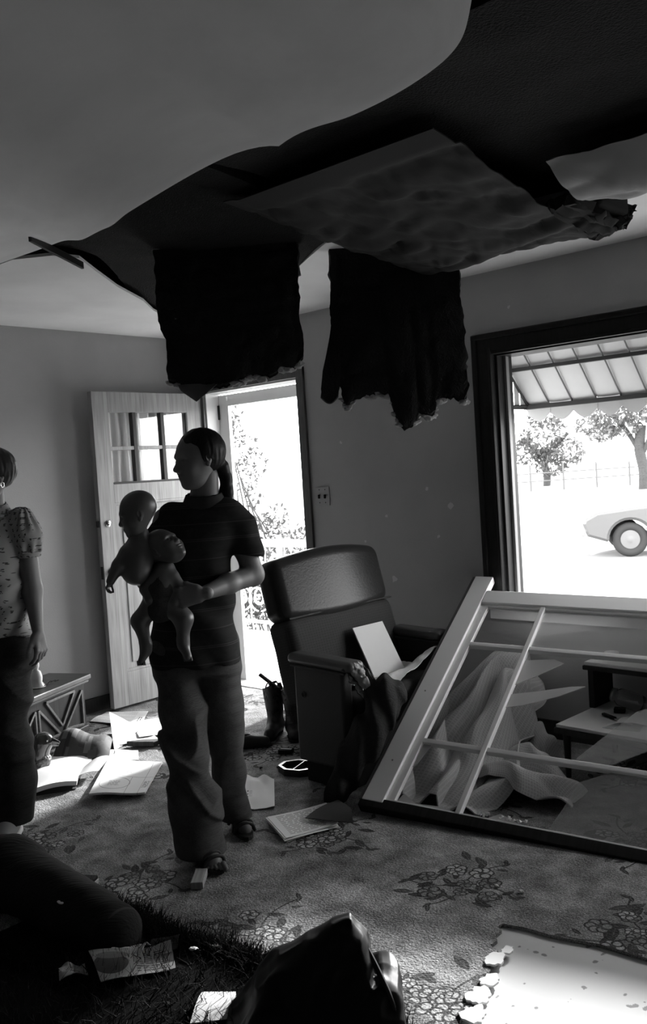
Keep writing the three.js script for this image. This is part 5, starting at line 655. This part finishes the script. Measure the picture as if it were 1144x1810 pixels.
  const peb = [['white chip on the carpet right of the loafer', 1.655, 0.93, 0.012, 0.8], ['second white chip beside the loafer', 1.685, 0.915, 0.012, 0.8], ['dark pebble above the crumpled printed sheet', 1.76, 1.17, 0.010, 0.03], ['second dark pebble above the crumpled printed sheet', 1.83, 1.12, 0.010, 0.03], ['white chip in the shadow below the sash', 3.36, 1.60, 0.008, 0.8], ['second white chip in the shadow below the sash', 3.45, 1.59, 0.011, 0.8]];
  for (const [l, x, z, s, gr] of peb) { const g = new THREE.IcosahedronGeometry(s, 1), p = g.attributes.position; for (let i = 0; i < p.count; i++) { const q = 0.75 + 0.4 * noise(p.getX(i) * 130, p.getY(i) * 130, p.getZ(i) * 130 + x * 99); p.setXYZ(i, p.getX(i) * q * 1.2, p.getY(i) * q * 0.7, p.getZ(i) * q); } g.computeVertexNormals(); solo('plaster_chip', g, M(gr, { roughness: 0.9 }), l, 'debris', [x, 0.0125 + s * 0.4, z]); }
}
{ // small overturned box beyond the bolster
  const t = thing('small_carton', 'little dark carton with a pale torn end beyond the bolster', 'box', [2.16, 0.0125, 2.46], 0.5); part('carton', span(-0.075, 0.06, 0, 0.045, -0.035, 0.035, 0.004), M(0.03, { roughness: 0.8 }), t); part('torn_end', span(0.0605, 0.066, 0.004, 0.035, -0.03, 0.02, 0.002), M(0.65), t);
}
{ // crumpled leather bag
  const poly = [[-0.36, 0.0], [-0.321, 0.046], [-0.258, 0.131], [-0.195, 0.208], [-0.136, 0.243], [-0.077, 0.273], [-0.032, 0.295], [0.012, 0.319], [0.039, 0.291], [0.055, 0.269], [0.058, 0.228], [0.044, 0.177], [0.062, 0.189], [0.08, 0.203], [0.105, 0.198], [0.122, 0.186], [0.133, 0.157], [0.125, 0.0]];
  const pd = (x, y) => { let d = 1e9, s = 1; for (let i = 0, j = poly.length - 1; i < poly.length; j = i++) { const [ax, ay] = poly[i], [bx, by] = poly[j], ex = bx - ax, ey = by - ay, wx = x - ax, wy = y - ay, q = clamp((wx * ex + wy * ey) / (ex * ex + ey * ey)); d = Math.min(d, (wx - ex * q) ** 2 + (wy - ey * q) ** 2); const c1 = y >= ay, c2 = y < by, c3 = ex * wy > ey * wx; if ((c1 && c2 && c3) || (!c1 && !c2 && !c3)) s = -s; } return s * Math.sqrt(d); };
  const t = thing('leather_bag', 'crumpled black leather bag with a peaked corner at the bottom edge', 'bag', [3.502, 0.0125, 2.522], FACE);
  part('hide', nets((x, y, z) => { const h = 0.03 + 0.11 * sstep(0.36, 0.02, y), d = pd(x, y), r = 0.025, a = Math.max(d + r, 0), b = Math.max(Math.abs(z - 0.06 * sstep(0.3, 0, y)) - h + r, 0); return smx(Math.min(Math.max(d + r, Math.abs(z - 0.06 * sstep(0.3, 0, y)) - h + r), 0) + Math.hypot(a, b) - r - 0.012 * (1 - 2 * Math.abs(noise(x * 9 + y * 5, y * 7 - x * 4, z * 9))) - 0.005 * (1 - 2 * Math.abs(noise(x * 22 - y * 12, y * 19, z * 22))), 0.003 - y, 0.008); }, [-0.42, 0, -0.16], [0.2, 0.36, 0.24], 0.008), M(0.010, { phys: 1, roughness: 0.5, specularIntensity: 0.2 }), t);
  part('strap', tube([V(0.04, 0.27, 0.03), V(0.07, 0.22, 0.07), V(0.10, 0.16, 0.12), V(0.12, 0.06, 0.16)], 0.007, 20, 6), M(0.02, { roughness: 0.4 }), t);
}
// ------------------------------------------------------------------ outside
const gravel = M(0.32, { map: tex(512, 512, (u, v) => 0.85 + 0.25 * wrapN(u, v, 8, 6, 41), 6), roughness: 1 });
struct('ground', flat([[-110, -150], [110, -150], [110, -0.16], [-110, -0.16]], 0.1, -0.62), gravel, 'pale gravel yard and drive outside');
struct('porch_floor', span(-1.9, 1.7, -0.55, -0.03, -1.75, -0.16, 0.01), M(0.85, { map: T.plaster, roughness: 0.8 }), 'pale concrete porch outside the front door');
{ // metal awning over the picture window
  const w = new THREE.Group(); const a = thing('awning', 'striped metal window awning with scalloped valance seen through the picture window', 'awning', [0, 0, 0]);
  const am = M(0.42, { phys: 1, roughness: 0.6, map: T.plaster, transmission: 0.08, thickness: 0 }), dm = M(0.03, { roughness: 0.5 });
  const yz = (t) => [lerp(2.50, 1.785, t) + 0.015 * Math.sin(t * Math.PI), lerp(-0.17, -0.87, t)];
  const N = 19, x0 = 2.19, sw = 0.152;
  for (let i = 0; i < N; i++) {
    const xa = x0 + i * sw;
    part('slat', sheet((u, v) => { const [y, z] = yz(v); return V(xa - 0.003 + u * (sw + 0.006), y - 0.008 * Math.sin(u * Math.PI) ** 0.5 + 0.008 * (i % 2), z + 0.004 * (i % 2)); }, 10, 10, 0.003, [0.2, 1]), am, a);
    part('seam', (() => { const [ya, za] = yz(0), [yb, zb] = yz(1); return bar(V(xa, ya - 0.012, za), V(xa, yb - 0.012, zb), 0.004, 0.012); })(), M(0.12), a);
    const sc = []; for (let k = 0; k <= 10; k++) { const t = k / 10; sc.push([xa - 0.001 + t * (sw + 0.002), 1.725 - 0.05 * Math.sin(t * Math.PI)]); }
    const g = extrude([[xa - 0.001, 1.79], ...sc, [xa + sw + 0.001, 1.79]], 0.004, 0); g.translate(0, 0, -0.876 - 0.005 * (i % 2)); part('valance_scallop', mUV(g), am, a);
  }
  for (const [t, h] of [[0.69, 0.022], [0.975, 0.026]]) { const [y, z] = yz(t); part('crossbar', span(x0 - 0.01, x0 + N * sw + 0.01, y - 0.025 - h, y - 0.025, z - 0.012, z + 0.012, 0.003), dm, a); }
  for (let k = 0; k < 9; k++) { const t0 = 0.08 + k * 0.10, [y0, z0] = yz(t0), [y1, z1] = yz(t0 + 0.075); const s = [[-z0, 1.77], [-z1, 1.77], [-z1, y1 - 0.01], [-z0, y0 - 0.01]]; const g = extrude(s, 0.005, 0); g.rotateY(Math.PI / 2); g.translate(x0, 0, 0); part('side_slat', mUV(g), am, a); }
  part('side_rail', span(x0 - 0.004, x0 + 0.012, 1.755, 1.775, -0.87, -0.16, 0.002), dm, a);
  for (const x of [x0 + 0.01, x0 + N * sw - 0.01]) part('bracket', join(rod(V(x, 1.775, -0.86), V(x, 1.765, -0.155), 0.008), rod(V(x, 1.775, -0.86), V(x, 2.44, -0.165), 0.008)), dm, a);
}
// porch railing of white wrought iron
{
  const r = thing('porch_railing', 'white wrought iron porch railing with scrolls outside the front door', 'railing', [0, -0.03, -1.62]);
  const im = M(0.8, { roughness: 0.45 });
  part('top_rail', span(-1.75, 0.1, 0.82, 0.89, -0.025, 0.025, 0.012), im, r); part('bottom_rail', span(-1.75, 0.1, 0.10, 0.13, -0.012, 0.012), im, r);
  for (const x of [-1.74, -0.82, 0.1]) part('post', join(span(x - 0.02, x + 0.02, 0, 0.93, -0.02, 0.02)), im, r);
  const scroll = (cx, cy, R, dir, a0, turns = 1.6) => { const p = []; for (let k = 0; k <= 40; k++) { const t = k / 40, q = a0 + dir * t * turns * 6.283, rr = R * (1 - 0.85 * t); p.push(V(cx + rr * Math.cos(q), cy + rr * Math.sin(q), 0)); } return tube(p, 0.008, 60, 5); };
  for (let k = 0; k < 7; k++) { const x = -1.6 + k * 0.235 + (k > 3 ? 0.02 : 0); for (const s of [1, -1]) { part('scroll', scroll(x + 0.03 * s, 0.64, 0.115, s, 1.57), im, r); part('scroll', scroll(x - 0.02 * s, 0.34, 0.125, -s, -1.57), im, r); } part('baluster', rod(V(x - 0.117, 0.13, 0), V(x - 0.117, 0.83, 0), 0.007, 0.007, 6), im, r); }
}
function foliage(name, blobs, n, size, grey, parent, seed, asThing) { // leaf cards in lumpy crowns
  const R = rng(seed), s = new THREE.Shape(); s.moveTo(0, -0.5); s.quadraticCurveTo(0.42, -0.1, 0, 0.5); s.quadraticCurveTo(-0.42, -0.1, 0, -0.5);
  const g = new THREE.ShapeGeometry(s, 3); const p = g.attributes.position; for (let i = 0; i < p.count; i++) p.setZ(i, 0.12 * Math.abs(p.getX(i)) + 0.05 * p.getY(i)); g.computeVertexNormals();
  const m = M(grey, { phys: 1, roughness: 0.7, transmission: 0.3, thickness: 0 });
  const im = new THREE.InstancedMesh(g, m, n), o = new THREE.Object3D(); im.name = name; im.userData.kind = 'stuff'; shade(im);
  const tot = blobs.reduce((a, b) => a + b[3] * b[3], 0); let i = 0;
  for (const [bi, [x, y, z, r, ry = r]] of blobs.entries()) { const c = bi === blobs.length - 1 ? n - i : Math.min(n - i, Math.round(n * r * r / tot)); for (let k = 0; k < c; k++, i++) { const a = R() * 6.283, h = R() * 2 - 1, q = Math.sqrt(1 - h * h), e = 0.55 + 0.45 * Math.sqrt(R()); o.position.set(x + r * q * Math.cos(a) * e, y + ry * h * e, z + r * q * Math.sin(a) * e); o.rotation.set(R() * 6.3, R() * 6.3, R() * 6.3); o.scale.setScalar(size * (0.6 + 0.8 * R())); o.updateMatrix(); im.setMatrixAt(i, o.matrix); } }
  parent.add(im); return im;
}
const bark = M(0.07, { roughness: 0.95, map: T.fineWood });
{ // climbing shrub on a trellis beyond the porch
  const t = thing('climbing_shrub', 'tall leafy shrub climbing past the porch seen through the front door', 'shrub', [-3.0, -0.52, -3.4]);
  const R = rng(5), bl = []; for (let k = 0; k < 26; k++) { const h = R(), y = 0.5 + h * 2.35, x = -0.35 + (R() - 0.35) * (1.5 - h * 1.15); bl.push([x, y, (R() - 0.5) * 0.3, 0.13 + 0.10 * R()]); }
  foliage('foliage', bl, 2600, 0.055, 0.05, t, 8);
  for (let k = 0; k < 7; k++) part('stem', tube([V(-0.3 + k * 0.14, -0.02, 0), V(-0.35 + k * 0.13, 0.8, 0.04), V(-0.4 + k * 0.10, 1.6 - k * 0.06, -0.03), V(-0.42 + k * 0.06, 2.6 - k * 0.16, 0.02)], 0.009, 16, 5), bark, t);
}
{
  const t = thing('low_bush', 'low dense bush growing below the climbing shrub beside the porch railing', 'bush', [-2.25, -0.52, -3.0]);
  const R = rng(15), bl = []; for (let k = 0; k < 18; k++) bl.push([(R() - 0.5) * 1.8, 0.35 + R() * 1.15, (R() - 0.5) * 0.5, 0.17 + 0.12 * R()]);
  foliage('foliage', bl, 3000, 0.06, 0.05, t, 18);
  for (let k = 0; k < 6; k++) part('stem', tube([V(-0.2 + k * 0.08, -0.02, 0), V(-0.4 + k * 0.16, 0.5, 0.05), V(-0.7 + k * 0.28, 1.2, 0)], 0.01, 10, 5), bark, t);
}
function tree(label, x, y, z, th, tr, blobs, n, size, grey, seed, group) {
  const t = thing('broad_tree', label, 'tree', [x, y, z], 0, group); foliage('crown', blobs, n, size, grey, t, seed);
  part('trunk', join(tube([V(0, -0.15, 0), V(0.05, th * 0.4, 0), V(-0.1, th * 0.8, 0.05), V(0, th * 1.3, 0)], tr, 14, 9), tube([V(-0.05, th * 0.7, 0), V(-0.7, th * 1.2, 0.1), V(-1.6, th * 1.6, 0)], tr * 0.45, 10, 6), tube([V(0, th * 0.7, 0), V(0.8, th * 1.25, 0.1), V(1.7, th * 1.7, 0)], tr * 0.45, 10, 6)), bark, t); return t;
}
tree('broad shade tree with a thick trunk beyond the parked car', -13.85, -0.53, -40.9, 2.5, 0.27, [[-2.6, 3.5, 0, 1.0, 0.6], [-1.4, 4.0, 0, 1.3, 0.8], [0, 4.6, 0, 1.9, 1.3], [1.6, 4.0, 0, 1.6, 1.0], [3, 3.6, 0, 1.2, 0.8], [-1.9, 3.0, 0.4, 0.9, 0.45], [-0.8, 3.2, 0.5, 1.0, 0.5]], 3200, 0.28, 0.13, 31);
tree('dark distant tree left of the shade tree', -24.4, -0.53, -50.4, 2.0, 0.25, [[0, 3.2, 0, 1.6, 1.5], [-1.2, 2.4, 0.3, 1.1, 1.0], [1.4, 2.2, 0, 1.3, 1.1], [0.2, 5, 0, 1.3, 1.2], [0.6, 1.5, 0.4, 1.1, 0.9]], 1900, 0.34, 0.09, 32);
tree('pale distant tree behind the pasture fence', -30.5, -0.53, -48, 2.2, 0.2, [[0, 3.4, 0, 1.5, 1.3], [1.8, 3.0, 0, 1.4, 1.1], [-1.4, 2.4, 0, 1.2, 1.0]], 900, 0.3, 0.16, 33);
{ // rail fence
  const f = thing('pasture_fence', 'distant wire and rail fence below the trees seen through the window', 'fence', [-18.3, -0.53, -45]);
  const fm = M(0.13, { roughness: 0.9 }), D = V(0.745, 0, -0.667);
  for (let k = -4; k <= 5; k++) part('post', rod(V(D.x * k * 1.9, -0.05, D.z * k * 1.9), V(D.x * k * 1.9, 1.5 + 0.1 * Math.sin(k * 5), D.z * k * 1.9), 0.06, 0.05, 7), fm, f);
  for (const y of [0.55, 1.0]) part('rail', rod(V(-D.x * 7.8, y, -D.z * 7.8), V(D.x * 9.6, y + 0.1, D.z * 9.6), 0.03, 0.03, 6), fm, f);
}
{ // parked car, nose to the left
  const c = thing('car', 'pale parked car seen nose first through the picture window', 'car', [-2.83, -0.52, -11.72], 0.5);
  const paint = M(0.11, { phys: 1, roughness: 0.3, clearcoat: 0.6 }), chrome = M(0.7, { metalness: 1, roughness: 0.15 }), rubber = M(0.045, { roughness: 0.9 }), hub = M(0.16, { roughness: 0.6 }), glassM = M(0.03, { roughness: 0.08 });
  const arch = (cx) => { const p = []; for (let k = 0; k <= 14; k++) { const q = Math.PI * (1 - k / 14); p.push([cx + 0.38 * Math.cos(q), 0.34 + 0.36 * Math.sin(q)]); } return p; };
  const prof = [[0.06, 0.42], [0.42, 0.30], ...arch(0.83), [1.5, 0.24], [2.9, 0.24], ...arch(3.55), [4.1, 0.32], [4.55, 0.42], [4.62, 0.72], [4.5, 0.93], [3.4, 0.98], [1.55, 0.97], [0.9, 0.93], [0.25, 0.86], [0.02, 0.74], [-0.02, 0.66]];
  const b = extrude(prof, 1.66, 0.05); b.translate(0, 0, -1.66); part('body', mUV(b), paint, c);
  const cab = extrude([[1.45, 0.95], [2.15, 1.38], [3.2, 1.40], [3.95, 0.97]], 1.44, 0.06); cab.translate(0, 0, -1.56); part('cabin', mUV(cab), paint, c);
  const win = extrude([[1.75, 1.0], [2.22, 1.32], [3.12, 1.34], [3.6, 1.0]], 1.58, 0.0); win.translate(0, 0, -1.62); part('window_glass', mUV(win), glassM, c);
  for (const x of [0.83, 3.55]) for (const z of [-0.1, -1.56]) { const w = thing ? new THREE.Group() : 0; w.name = 'wheel'; w.position.set(x, 0.325, z); c.add(w); const ty = new THREE.TorusGeometry(0.245, 0.08, 12, 32); ty.scale(1, 1, 1.15); part('tyre', ty, rubber, w); const hb = lathe([[0, 0.075], [0.05, 0.072], [0.09, 0.05], [0.17, 0.06], [0.185, 0.04], [0.19, -0.05], [0, -0.05]], 28); hb.rotateX(Math.PI / 2); if (z < -1) hb.rotateX(Math.PI); part('hubcap', hb, hub, w); }
  part('front_bumper', span(-0.07, 0.02, 0.42, 0.52, -1.70, 0.03, 0.03), chrome, c); part('rear_bumper', span(4.62, 4.72, 0.42, 0.54, -1.74, 0.06, 0.03), chrome, c);
  for (const z of [-0.22, -1.42]) { const h = new THREE.SphereGeometry(0.1, 16, 10); h.scale(0.4, 1, 1); h.translate(0.0, 0.68, z); part('headlight', h, chrome, c); }
}
renderer.render(scene, camera);
